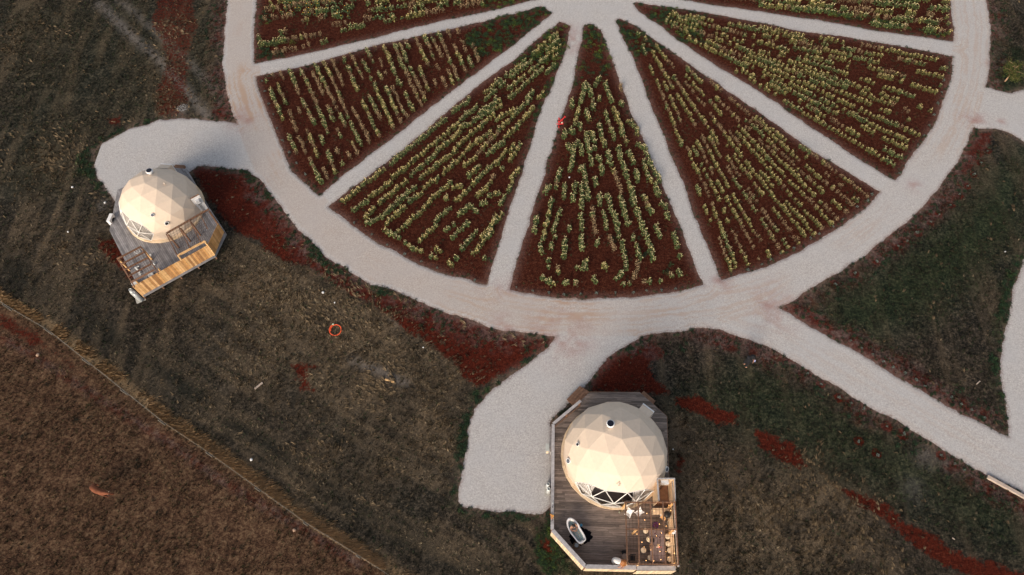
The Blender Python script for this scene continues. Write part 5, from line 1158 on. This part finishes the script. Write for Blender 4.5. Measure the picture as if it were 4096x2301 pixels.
# on the railing
zr = zt2+.025
p = zB(100, 600, zr); t = put('flower_bunch', 'bunch of yellow and orange flowers lying on the left railing cap', 'flowers', (*p, zr))
f = MB(); q = random.Random(9)
for i in range(22): f.ball((q.gauss(0, .05), q.gauss(0, .08), .03+q.random()*.06), q.uniform(.018, .034), q.choice([(1, .55, .1), (1, .75, .15), (.9, .35, .08)]), 6)
f.build('petals', mat('petals', (.75, .62, .6), rough=.7, attr='tone'), t); f = MB()
for i in range(7): f.tube([(0, 0, .02), (q.uniform(-.06, .03), .10+q.random()*.07, .02)], .005, 4)
f.build('stems', mat('stem green', (.08, .12, .03), rough=.7), t)
for (u, v, nm, lb, m_, r, h) in ((113, 405, 'bottle', 'small clear bottle standing on the left railing cap', mat('clear bottle', (.5, .62, .62), rough=.2), .022, .12), (110, 465, 'bottle', 'black bottle lying on the left railing cap above the flowers', black, .03, .10), (104, 660, 'candle_jar', 'small dark jar on the left railing cap below the flowers', black, .022, .05)):
    p = zB(u, v, zr); f = MB(); f.lathe([(r, 0), (r, h*.6), (r*.5, h*.8), (r*.45, h)], n=10); o = f.build(nm, m_, None, smooth=True); o.location = (*p, zt2+.02); tag(o, lb, nm.split('_')[0])
# butterfly chairs
def butterfly(lb, corners, rz0):
    c = [P3(zB, u, v, z) for u, v, z in corners]; O = sum(c, Vector())/4; O.z = Z2; t = put('butterfly_chair', lb, 'chair', O, 0, 'white butterfly chairs by the dome window')
    C4 = [p-O for p in c]; f = MB(); n = 10; ctr = sum(C4, Vector())/4; 
    for i in range(n+1):
        for j in range(n+1):
            u, v = i/n, j/n; p = C4[0]*(1-u)*(1-v)+C4[1]*u*(1-v)+C4[2]*u*v+C4[3]*(1-u)*v
            e = 1-16*u*(1-u)*v*(1-v); k = 16*u*(1-u)*v*(1-v); pin = .32*(4*u*(1-u)*(1-4*v*(1-v))+4*v*(1-v)*(1-4*u*(1-u)))
            p = p.lerp(ctr, pin*.75); p.z -= .26*k**.7; f.v.append(tuple(p)); f.c.append((1, 1, 1))
    f.f = [(i*(n+1)+j, (i+1)*(n+1)+j, (i+1)*(n+1)+j+1, i*(n+1)+j+1) for i in range(n) for j in range(n)]
    o = f.build('sling', cloth, t, smooth=True); s = o.modifiers.new('t', 'SOLIDIFY'); s.thickness = .012
    f = MB()
    for i in range(4): a = C4[i]; b = C4[(i+2) % 4]; f.tube([a-Vector((0, 0, .01)), (a*.25+b*.05)+Vector((0, 0, .22))-Vector((0, 0, (a.z+b.z)*.15)), Vector((b.x*.8, b.y*.8, .01))], .009, 5)
    f.build('chair_frame', black, t)
butterfly('left white butterfly chair whose left tip reaches past the pergola edge', [(1200,455,1.55), (1297,512,1.50), (1225,632,1.10), (1143,572,1.15)], 0)
butterfly('right white butterfly chair, next to the pergola middle rafter', [(1378,450,1.55), (1440,540,1.50), (1345,622,1.10), (1284,545,1.15)], 0)
# dining table and stools
tc = [zB(1510, 795, 1.35), zB(1520, 1248, 1.35), zB(1738, 1250, 1.35), zB(1722, 795, 1.35)]; tx, ty = sum(p[0] for p in tc)/4, sum(p[1] for p in tc)/4
t = put('dining_table', 'long grey slatted dining table under the pergola', 'table', (tx, ty, Z2), R_(-2.5)); w2, l2 = .42, .86; zt = .58; f = MB(); q = random.Random(6)
for i in range(9): x = -w2+i*.094; k_ = q.uniform(.8, 1.15); f.box((x, -l2, zt-.03), (x+.086, l2, zt), (k_,)*3)
f.build('tabletop', mat('grey table slats', (.16, .12, .12), rough=.7, col2=(.27, .21, .21), attr='tone', scale=5), t)
for a in (-w2+.05, w2-.12):
    for b in (-l2+.06, l2-.13): f = MB(); f.box((a, b, 0), (a+.07, b+.07, zt-.03)); f.build('leg', brown, t)
cush = mat('cream stool top', (.78, .66, .48), rough=.8, var=.06, scale=12)
def stool(lb, u, v, m_=cush):
    p = zB(u, v, Z2+.42); t = put('stool', lb, 'stool', (*p, Z2), 0, 'round cream stools at the dining table' if m_ is cush else None)
    f = MB(); f.lathe([(.12, .38), (.15, .39), (.16, .41), (.145, .43), (.02, .44)], n=20); f.build('seat', m_, t, smooth=True)
    for k in range(4): a = k*math.pi/2+.6; f = MB(); f.tube([(.09*math.cos(a), .09*math.sin(a), .385), (.15*math.cos(a), .15*math.sin(a), .005)], .011, 5); f.build('leg', black, t)
for lb, u, v in (('round cream stool right of the table, topmost of that row of four', 1770, 888), ('round cream stool right of the table, second from the top', 1777, 995), ('round cream stool right of the table, third from the top', 1800, 1090), ('round cream stool right of the table, nearest the bottom railing', 1800, 1217),
                 ('round cream stool standing clear left of the table in the open', 1422, 1087), ('round cream stool left of the table, under the pergola cross beam', 1453, 805), ('round cream stool tucked against the table beside the black stool', 1500, 928), ('round cream stool half hidden under the lower left table edge', 1522, 1195)): stool(lb, u, v)
p = zB(1552, 942, 1.35); t = put('tray', 'round black tray on the left edge of the dining table', 'tray', (*p, Z2+zt)); f = MB(); f.lathe([(.11, .004), (.125, .02), (.12, .025), (.10, .012)], n=20); f.build('tray_dish', black, t, smooth=True); f = MB(); f.tube([(.122*math.cos(a), .122*math.sin(a), .025) for a in [i*.314 for i in range(20)]], .006, 5, closed=True); f.build('tray_rim', black, t)
p = zB(1540, 1028, 1.4); t = put('basket', 'oval wicker basket with a handle on the dining table edge', 'basket', (*p, Z2+zt))
f = MB()
for z, r in ((.01, .085), (.05, .10), (.09, .115)): f.tube([(r*.85*math.cos(a), r*1.35*math.sin(a), z) for a in [2*math.pi*i/20 for i in range(20)]], .013, 6, (1.8, 1.5, 1.2), closed=True)
f.build('weave', mat('light wicker', (.32, .18, .10), rough=.8, col2=(.5, .32, .2), scale=40), t, smooth=True); f = MB(); f.tube([(.0, .15*math.cos(a), .09+.13*math.sin(a)) for a in [i*math.pi/8 for i in range(9)]], .009, 5); f.build('handle', wick, t, smooth=True)
p = zB(1640, 1035, 1.45); t = put('flower_vase', 'bouquet of red, white and yellow flowers in the middle of the table', 'flowers', (*p, Z2+zt)); q = random.Random(12)
f = MB(); f.lathe([(.04, 0), (.05, .06), (.035, .12)], n=12); f.build('vase', white, t, smooth=True); f = MB()
for i in range(26): f.ball((q.gauss(0, .05), q.gauss(0, .065), .14+q.random()*.08), q.uniform(.018, .036), q.choice([(1, .9, .7), (1, .75, .3), (.7, .05, .06), (1, .85, .55), (.95, .45, .1)]), 6)
f.build('blooms', mat('blooms', (.8, .75, .7), rough=.7, attr='tone'), t)
for i, (u, v) in enumerate(((1608, 888), (1658, 900), (1590, 845))):
    p = zB(u, v, 1.4); f = MB(); f.lathe([(.03, 0), (.008, .01), (.006, .07), (.032, .10), (.035, .16), (.028, .18)], n=12); o = f.build('wine_glass', mat('red wine glass', (.06, .01, .02), rough=.15), None, smooth=True); o.location = (*p, Z2+zt); tag(o, 'small dark wine glass on the upper half of the dining table', 'glass', 'wine glasses on the table')
# two black chairs and a small round table near the railing
def chair(lb, u, v, rz):
    p = zB(u, v, Z2+.4); t = put('chair', lb, 'chair', (*p, Z2), rz, 'black chairs by the pergola corner'); f = MB(); f.box((-.16, -.15, .38), (.16, .15, .41)); f.build('seat', darkc, t, bevel=.01)
    f = MB(); f.box((-.15, .14, .46), (.15, .165, .72)); f.build('backrest', darkc, t)
    for a in (-.15, .13):
        for b in (-.14, .14): f = MB(); f.box((a, b, 0), (a+.02, b+.02, .38 if b < 0 else .70)); f.build('leg', black, t)
chair('black chair left of the pergola edge, near the person in white', 1150, 1135, .15); chair('black chair standing alone inside the pergola corner', 1262, 1197, -.05)
p = zB(1150, 1180, Z2+.4); t = put('round_table', 'small round grey-brown table between the black chair and the railing', 'table', (*p, Z2)); f = MB(); f.lathe([(.17, .42), (.17, .44)], n=24); f.build('tabletop', weather, t); f = MB(); f.lathe([(.02, .02), (.02, .42)], n=8); f.lathe([(.1, 0), (.1, .02)], n=14); f.build('pedestal', black, t)
# grill corner
p = zB(1765, 570, Z2+.6); t = put('kettle_grill', 'black kettle grill with a wooden side shelf in the pergola corner', 'grill', (*p, Z2), R_(-42))
f = MB(); f.lathe([(.03, .42), (.15, .46), (.21, .56), (.21, .60), (.17, .70), (.06, .76)], n=22); f.build('kettle', black, t, smooth=True)
f = MB(); f.box((-.22, -.42, .58), (.10, -.22, .60)); f.build('side_shelf', lumber, t)
for a, b in ((-.14, -.12), (.14, -.12), (0, .16)): f = MB(); f.tube([(a*.6, b*.6, .48), (a*1.2, b*1.2, 0)], .012, 6); f.build('leg', mat('steel leg', (.3, .3, .3), rough=.4, metal=.7), t)
f = MB(); f.tube([(.22, -.1, .60), (.26, 0, .62), (.22, .12, .60)], .012, 6); f.build('handle', greybox, t)
p = zB(1787, 690, Z2+.2); t = put('bucket', 'white bucket with a curved handle below the kettle grill', 'bucket', (*p, Z2)); f = MB(); f.lathe([(.08, 0), (.115, .22), (.105, .22), (.07, .02)], n=18); f.build('pail', greybox, t, smooth=True); f = MB(); f.tube([(.11*math.cos(a), .09*math.sin(a), .22+.02*math.sin(a)) for a in [i*math.pi/8 for i in range(9)]], .009, 5); f.build('handle', white, t)
p = zB(1680, 580, Z2+.4); t = put('stool', 'small white round stool left of the kettle grill', 'stool', (*p, Z2)); f = MB(); f.lathe([(.075, .38), (.08, .40), (.07, .42)], n=16); f.build('seat', white, t, smooth=True)
for k in range(3): a = k*2.1; f = MB(); f.tube([(.05*math.cos(a), .05*math.sin(a), .38), (.09*math.cos(a), .09*math.sin(a), 0)], .009, 5); f.build('leg', white, t)
p = zB(1600, 725, Z2+.3); t = put('flower_pot', 'pot of purple flowers on the boards under the pergola', 'plant', (*p, Z2)); f = MB(); f.lathe([(.10, 0), (.13, .18), (.11, .18)], n=16); f.build('pot', brown, t, smooth=True)
V, F, C = clump_template([(.16,.03,.20), (.24,.06,.30), (.10,.02,.13)], 77, 90, .21, .20, .06, .9); V = V+np.array([0, 0, .16]); o = arr_mesh('blossoms', V, F, leafm, C, t)
p = zB(1850, 830, 1.75); f = MB(); q = random.Random(3)
for i in range(14): f.ball((q.gauss(0, .05), q.gauss(0, .07), q.gauss(0, .04)), q.uniform(.04, .07), None, 8)
o = f.build('towel', cloth, None, smooth=True); o.location = (p[0], p[1], 1.42+.70-.0 if 0 else 2.12-.02); o.location.z = Z2+1.43; tag(o, 'bunched white towel on the pale timber wall beside the stools', 'towel')
p = zB(1075, 537, Z2+.1); f = MB(); f.lathe([(.045, 0), (.05, .10), (.04, .12)], n=12); o = f.build('jar', mat('pale green jar', (.35, .38, .28), rough=.3), None, smooth=True); o.location = (*p, Z2); tag(o, 'pale round jar on the deck in front of the dome window', 'jar')
for s, lb in ((1103, 'left one of two small tan sandals by the dome window'), (1120, 'right one of two small tan sandals by the dome window')):
    p = zB(s, 512, Z2); f = MB(); f.ball((0, .04, .015), .04, None, 8, (.6, 1, .35)); f.ball((0, -.04, .015), .036, None, 8, (.6, 1, .35)); f.tube([(-.03, .02, .02), (0, .03, .05), (.03, .02, .02)], .008, 5); o = f.build('sandal', mat('tan leather', (.40, .30, .17), rough=.6), None, smooth=True); o.location = (*p, Z2+.005); o.rotation_euler = (0, 0, .35); tag(o, lb, 'sandal')
# string of small warm bulbs
t = put('string_lights', 'strings of small glowing warm bulbs hung under the lower pergola', 'string lights', (8.2, 6.2, Z2)); O = Vector((8.2, 6.2, Z2)); em = mat('glowing bulb', (1.0, .50, .18), rough=.3, var=.05, emit=4)
bl = [(1440,650),(1470,556),(1575,518),(1815,513),(1790,438),(1653,710),(1750,741),(1680,838),(1608,880),(1498,925),(1400,971),(1430,1036),(1527,1082),(1658,1104),(1744,1108),(1780,1187),(1868,1132),(1460,1236),(1570,1242),(1672,1222)]
pp = [P3(zB, u, v, 2.28)-O for u, v in bl]; f = MB()
for a, b in [(2,1),(1,0),(2,3),(3,4),(0,5),(5,6),(6,7),(7,8),(8,9),(9,10),(10,11),(11,12),(12,13),(13,14),(14,15),(15,16),(11,17),(17,18),(18,19)]:
    m_ = (pp[a]+pp[b])/2-Vector((0, 0, .06)); f.tube([pp[a]+Vector((0, 0, .05)), m_, pp[b]+Vector((0, 0, .05))], .004, 4)
f.build('cable', black, t)
for i, p in enumerate(pp): f = MB(); f.ball((0, 0, 0), .020, None, 8, (1, 1, 1.6)); o = f.build('bulb', em, t, smooth=True); o.location = p
for i_, (lx, ly, pw) in enumerate(((8.9, 5.3, 9), (8.4, 6.9, 9), (8.95, 7.3, 7), (7.6, 5.5, 5))):
    ld = bpy.data.lights.new('bulb_light', 'POINT'); ld.energy = pw; ld.color = (1.0, .58, .28); ld.shadow_soft_size = .25; lo = bpy.data.objects.new('bulb_light', ld); COL.objects.link(lo); lo.parent = t; lo.location = Vector((lx, ly, 2.2))-O
# one brown cone-shaped thing seen hanging at the middle rafter
p = P3(zB, 1325, 850, 1.9); t = put('hanging_cone', 'small orange-brown cone hanging from the middle pergola rafter', 'cone', p); f = MB(); f.lathe([(.02, .12), (.05, .08), (.06, 0), (.03, -.06)], n=12); f.build('cone_body', lumber, t, smooth=True); f = MB(); f.tube([(0, 0, .12), (.02, .0, .62)], .005, 4); f.build('cord', black, t)

# ================================================================== beside the decks
zM = W(2150, 1740, 5.565)
p = zM(225, 280, .9); t = put('meter_box', 'grey-white electricity box outside the left railing of the lower deck', 'utility box', (*p, 0)); f = MB(); f.box((-.10, -.24, .45), (.10, .24, .95)); f.build('cabinet', greybox, t, bevel=.01); f = MB(); f.box((-.04, -.04, 0), (.04, .04, .45)); f.build('post', greybox, t); f = MB(); f.tube([(.10, -.2, .7), (.18, -.23, .66), (.2, -.26, .2)], .014, 6); f.build('conduit', white, t); f = MB(); f.box((-.09, -.27, .5), (.05, -.243, .9)); f.build('cabinet_door', cream, t)
c = zM(225, 1230, 0); o = MB(); o.box((-.20, -.34, 0), (.17, .30, .06)); o = o.build('concrete_slab', concrete, None); o.location = (*c, 0); tag(o, 'small concrete slab under the two gas bottles by the lower deck', 'slab')
def bottle(lb, p, h, r, g):
    t = put('gas_bottle', lb, 'gas bottle', (*p, .06), 0, g); f = MB(); f.lathe([(r*.8, 0), (r, .05), (r, h*.8), (r*.8, h*.93), (r*.3, h)], n=20); f.build('cylinder', cyl, t, smooth=True)
    f = MB(); f.lathe([(r*.55, h*.92), (r*.6, h*1.1), (r*.52, h*1.1), (r*.5, h*.95)], n=16); f.build('collar', cyl, t, smooth=True); f = MB(); f.lathe([(.025, h), (.025, h*1.06)], n=8); f.build('valve', mat('valve blue', (.05, .12, .16), rough=.5), t)
zq = W(2150, 1740, 5.565)
bottle('upper one of two white gas bottles by the lower deck railing', zq(238, 1105, .8), .85, .135, None); bottle('lower one of two white gas bottles by the lower deck railing', zq(252, 1215, .8), .85, .135, None)
zG = W(480, 1100, 12.06); c = zG(1010, 1200, 0); f = MB(); f.box((-.32, -.2, 0), (.32, .2, .06)); o = f.build('concrete_slab', concrete, None); o.location = (*c, 0); o.rotation_euler = (0, 0, R_(30)); tag(o, 'pale concrete slab under the tall gas bottles at the left deck corner', 'slab')
b1_ = Vector((c[0], c[1])); 
bottle('rear tall gas bottle at the outer corner of the left pine fence', tuple(b1_+Vector((-.10, .06))), 1.25, .17, None); bottle('front tall gas bottle at the outer corner of the left pine fence', tuple(b1_+Vector((.09, -.07))), 1.05, .15, None)
p = zC(218, 600, .95); t = put('air_conditioner', 'white outdoor unit standing on the grass at the left deck edge', 'air conditioner', (*p, 0), R_(-6)); f = MB(); f.box((-.13, -.35, .25), (.13, .35, .95)); f.build('casing', white, t, bevel=.015); f = MB()
for y in (-.3, .24): f.box((-.12, y, 0), (.12, y+.06, .25))
f.build('foot', concrete, t); f = MB(); f.lathe([(.2, 0), (.2, .012), (.17, .018)], (.13, 0, .6), 18, ax=(1, 0, 0)); f.build('fan_grille', black, t)
# things under the small pergola of the left deck
wc = mat('dull white cloth', (.58, .60, .60), rough=.85, var=.08, scale=10)
p = zE(672, 290, Z1+.3); t = put('ring_chair', 'white-rimmed round wire chair under the small pergola', 'chair', (*p, Z1)); f = MB(); f.tube([(.20*math.cos(a), .16*math.sin(a), .42+.06*math.sin(a)) for a in [i*.314 for i in range(20)]], .020, 6, closed=True); f.build('rim', wc, t, smooth=True); f = MB()
for k in range(4): a = k*1.57+.7; f.tube([(.19*math.cos(a), .15*math.sin(a), .42), (.13*math.cos(a), .1*math.sin(a), 0)], .012, 5)
f.build('leg', wc, t)
def heap(nm, lb, u, v, sx_, sy_, rz, z=.0, cat='cloth'):
    p = zE(u, v, Z1+.15); f = MB(); q = random.Random(int(u))
    for i in range(12): f.ball((q.gauss(0, sx_), q.gauss(0, sy_), .03+q.random()*.06), q.uniform(.03, .06), None, 8, (1.3, .9, .8))
    o = f.build(nm, wc, None, smooth=True); o.location = (*p, Z1+z); o.rotation_euler = (0, 0, rz); tag(o, lb, cat)
heap('crumpled_cloth', 'crumpled white cloth under the third crossbeam of the small pergola', 625, 650, .05, .10, .7); heap('crumpled_cloth', 'thin white cloth under the fourth crossbeam of the small pergola', 705, 775, .03, .12, .6)
heap('folded_chair', 'pale folded bundle leaning outside the small pergola rail', 962, 430, .02, .12, .2, .05, 'bundle'); heap('laundry_bag', 'pale grey bag on the deck beside the small pergola', 1045, 570, .06, .10, .3, .03, 'bag')
p = zE(985, 845, Z1+.5); t = put('wash_basin', 'round white basin on a dark stand beside the pine fence', 'basin', (*p, Z1)); f = MB(); f.lathe([(.10, .42), (.20, .52), (.19, .53), (.08, .45)], n=20); f.build('bowl', wc, t, smooth=True); f = MB(); f.box((-.30, -.16, .0), (.26, .14, .40)); f.build('stand', mat('slate grey top', (.05, .055, .06), rough=.6), t); t.rotation_euler = (0, 0, ang1)
p = zE(585, 1045, Z1+.25); t = put('storage_box', 'pale grey box in the lower left corner of the left deck', 'box', (*p, Z1), ang1); f = MB(); f.box((-.17, -.14, 0), (.17, .14, .26)); f.build('box_body', greybox, t, bevel=.01); f = MB(); f.box((-.18, -.15, .262), (.18, .15, .29)); f.build('lid', wc, t, bevel=.01)

# ================================================================== out in the meadow and on the paths
# wire fence: posts and two strands
wf = thing('wire_fence', 'low wire fence with grey timber posts between meadow and paddock', 'fence', (*FENCEW[4], 0)); O = Vector((*FENCEW[4], 0)); seg_ = seg; q = random.Random(21)
def fp(s_): return Vector((float(np.interp(s_, seg_, FENCEW[:, 0])), float(np.interp(s_, seg_, FENCEW[:, 1])), 0))-O
s_ = 1.0; P__ = []
while s_ < seg_[-1]-1: P__.append(fp(s_)+Vector((0, 0, 0))); s_ += q.uniform(3.4, 4.2)
postm = mat('grey fence post', (.13, .115, .095), rough=.9, var=.3, scale=9)
for p in P__: f = MB(); f.lathe([(.055, 0), (.05, .95), (.02, 1.0)], p, 8); f.build('post', postm, wf)
for h in (.35, .92):
    f = MB(); 
    for a, b in zip(P__[:-1], P__[1:]): f.tube([a+Vector((.05, .05, h)), (a+b)/2+Vector((.05, .05, h-.03)), b+Vector((.05, .05, h))], .010, 5)
    f.build('wire', mat('fence wire', (.15, .135, .115), rough=.7, var=.25, scale=3), wf)
# red two-wheeled hand seeder
zT = W(2200, 430, 14.47); p = zT(560, 930, 0); O = Vector((*p, 0)); t = put('hand_tiller', 'bright red two-wheeled garden tiller parked at the edge of the middle path', 'tiller', O); redm = mat('red machine paint', (.62, .03, .03), rough=.4, var=.12, scale=10)
def tq(u, v, z): a = zT(u, v, z); return Vector((*a, z))-O
for v_ in (780, 1075): f = MB(); f.lathe([(.10, -.035), (.125, -.02), (.125, .02), (.10, .035)], tq(500, v_, .13), 16, ax=(0, 1, 0)); wl_ = f.build('wheel', black, t, smooth=True); f = MB(); f.lathe([(.05, -.045), (.05, .045)], tq(500, v_, .13), 10, ax=(0, 1, 0)); f.build('hub', redm, wl_)
f = MB(); f.bar(tq(510, 600, .22), tq(510, 1180, .22), .05, .05); f.bar(tq(510, 880, .25), tq(700, 700, .5), .05, .05); f.bar(tq(700, 700, .5), tq(890, 520, .80), .04, .04); f.bar(tq(660, 720, .5), tq(850, 560, .80), .03, .03)
f.bar(tq(510, 970, .25), tq(760, 940, .45), .05, .05); f.bar(tq(760, 940, .45), tq(700, 700, .5), .04, .04); f.bar(tq(380, 950, .15), tq(510, 970, .22), .05, .04); f.bar(tq(500, 600, .22), tq(560, 680, .3), .09, .06); f.build('frame', redm, t)
f = MB(); f.bar(tq(830, 500, .82), tq(910, 580, .82), .035, .035); f.build('handle', redm, t); f = MB(); f.lathe([(.05, 0), (.06, .12), (.03, .16)], tq(690, 920, .42), 12); f.build('fuel_tank', mat('cream tank', (.6, .5, .42), rough=.5), t, smooth=True)
# orange hose
zH = W(1230, 1240, 10.33); c = Vector((*zH(1160, 820, .1), 0)); t = put('hose', 'coiled bright orange pipe with a white end cap lying in the dry grass', 'hose', c); f = MB(); pts = []
for i in range(40): a = R_(195-i*11.0); r = .36+.0035*i if i < 20 else .43-.0; r = .34+.10*(i/39); pts.append((r*math.cos(a)*1.0, r*math.sin(a), .10+.05*math.sin(a)))
f.tube(pts, .032, 8); f.build('pipe', mat('orange pipe', (.75, .10, .03), rough=.4, var=.08, scale=6), t, smooth=True); d = (Vector(pts[-1])-Vector(pts[-2])).normalized(); f = MB(); f.lathe([(.05, 0), (.05, .11)], pts[-1], 10, ax=d); f.build('end_cap', mat('pale green cap', (.6, .72, .5), rough=.5), t)
# timber lying along the diagonal road
def beam(nm, lb, a, b, w_, h, m_, cat='beam', z=.0):
    a, b = Vector((*G(*a), z+h/2)), Vector((*G(*b), z+h/2)); o_ = Vector((a.x, a.y, 0)); f = MB(); f.bar(a-o_, b-o_, w_, h); o = f.build(nm, m_, None, bevel=.01); o.location = o_; return tag(o, lb, cat)
pole = mat('grey pole wood', (.36, .28, .23), rough=.85, col2=(.52, .43, .36), scale=4)
beam('timber_pole', 'long grey-tan timber pole lying beside the lower right road', (2481, 1200), (2640, 1288), .22, .18, pole)
beam('timber_plank', 'short tan plank lying in the straw between the domes', (969, 955), (992, 962), .12, .06, lumber, 'plank'); beam('timber_plank', 'grey stick of wood lying in the meadow left of the red soil spot', (641, 979), (661, 963), .12, .07, pole, 'plank')
beam('timber_plank', 'tiny tan plank on the dark grass left of the curved right track', (2456, 967), (2465, 959), .07, .05, pole, 'plank'); beam('timber_plank', 'thin pale stick lying by the right deck side of the lower meadow', (2395, 1353), (2402, 1358), .05, .04, pole, 'plank')
# scattered white bits, stones
wb_ = mat('white scrap', (.7, .7, .7), rough=.6, var=.05); q = random.Random(31)
for (u, v, r, nm, lb, cat) in ((813, 737, .10, 'white_bucket', 'small white bucket lying in the meadow above the orange hose', 'bucket'), (633, 1157, .09, 'white_post_cap', 'small white marker beside the tall grass of the fence', 'marker'), (741, 1334, .11, 'stone', 'pale orange stone on the paddock below the fence', 'stone'), (97, 894, .12, 'stone', 'pale round stone on the red track in the paddock', 'stone'),
                           (842, 762, .06, 'scrap', 'thin white scrap right of the white bucket in the meadow', 'scrap'), (1065, 875, .06, 'scrap', 'tiny white scrap on the edge of the red soil band', 'scrap'), (183, 472, .09, 'scrap', 'white scrap on the grass left of the upper left parking', 'scrap'), (172, 584, .07, 'scrap', 'white scrap on the grass left of the left deck', 'scrap'), (265, 511, .09, 'scrap', 'white scrap close to the left deck corner', 'scrap'),
                           (2528, 634, .06, 'scrap', 'tiny white scrap on the dark grass near the right edge', 'scrap'), (1693, 1131, .05, 'scrap', 'tiny white scrap right of the lower dome', 'scrap'), (1432, 447, .07, 'scrap', 'tiny white scrap in the middle bed', 'scrap')):
    p = G(u, v); f = MB(); f.lathe([(r*.8, 0), (r, r*.9), (r*.5, r*1.3)], n=7); f.v = [(x*(1+q.uniform(-.15, .15)), y*(1+q.uniform(-.2, .2)), z) for x, y, z in f.v]
    o = f.build(nm, mat('stone', (.36, .24, .17), rough=.8) if nm == 'stone' else wb_, None, smooth=nm != 'scrap'); o.location = (*p, 0); tag(o, lb, cat)
V, F, C = clump_template([(.30,.29,.28), (.42,.41,.40), (.22,.21,.20)], 9, 60, .42, .05, .12, 1.0); o = arr_mesh('rubble', V, F, drym, C); o.location = (*G(742-5, 437-2-0), 0); o.location = (*G(743*.985, 435), 0)
o.location = (*G(733, 274+0), 0); o.location = (*G(0, 0), 0); o.location = (*G(733-0, 274), 0); o.location = (*G(459, 273), 0); tag(o, 'pale heap of gravel rubble left of the ring road', 'rubble', kind='stuff')
p = G(1533, 130); V, F, C = clump_template([(.34,.33,.33), (.42,.40,.40)], 19, 90, .75, .03, .12, 1.0)
# young tree at the right edge
c = G(2528, 205); t = put('young_tree', 'yellow-green young tree with a pale trunk at the right edge', 'tree', (*c, 0))
f = MB(); top = Vector((.15, .25, 1.5)); f.tube([(0, 0, 0), (.04, .06, .5), (.10, .16, 1.0), top], [.07, .055, .045, .02], 8); q = random.Random(14); tips = []
for i in range(16):
    h = q.uniform(.5, 1.4); b = Vector((.1*h, .16*h, h)); a = q.uniform(0, 6.28); L = q.uniform(.5, 1.05)*(1.25-h*.35); e = b+Vector((math.cos(a)*L, math.sin(a)*L, q.uniform(.15, .5))); f.tube([b, (b+e)/2+Vector((0, 0, .05)), e], [.022, .015, .006], 5); tips += [b.lerp(e, s__) for s__ in (.35, .55, .75, .9, 1.0)]
f.build('trunk', mat('pale bark', (.42, .27, .17), rough=.8, var=.2, scale=12), t, smooth=True)
r_ = np.random.default_rng(6); Vl, Fl, Cl = [], [], []
for p in tips:
    for _ in range(30): leaf(Vl, Fl, Cl, np.array(p)+r_.normal(size=3)*.15, r_.normal(size=3)+np.array([0, 0, .2]), r_.uniform(.06, .12), .045, tuple(np.array([(.08,.11,.022), (.12,.13,.03), (.045,.08,.02), (.13,.10,.035)][r_.integers(4)])*r_.uniform(.7, 1.2)), .3)
arr_mesh('crown', np.array(Vl), np.array(Fl), leafm, np.array(Cl), t)
# shrubs of yellow-green in the beds
SH = clump_template([(.14,.17,.03), (.20,.21,.05), (.08,.12,.03)], 44, 110, .28, .45, .10, .35); sm_ = None
for (u, v, s, lb) in ((1110+0, 0, 0, ''), (736, 110, .9, 'yellow-green feathery shrub in the top left bed, right of the ring road'), (715, 185-62, .01, ''), (1533, 148, .8, 'bright yellow-green shrub at the tip of the middle bed'), (1433-5, 122-0, .7, 'yellow tuft at the tip of the third bed beside the path')):
    if s < .1 or not lb: continue
    if sm_ is None: o = arr_mesh('shrub', SH[0], SH[1], leafm, SH[2]); sm_ = o.data
    else: o = bpy.data.objects.new('shrub', sm_); COL.objects.link(o)
    o.location = (*G(u, v), 0); o.scale = (s, s, s); tag(o, lb, 'shrub')
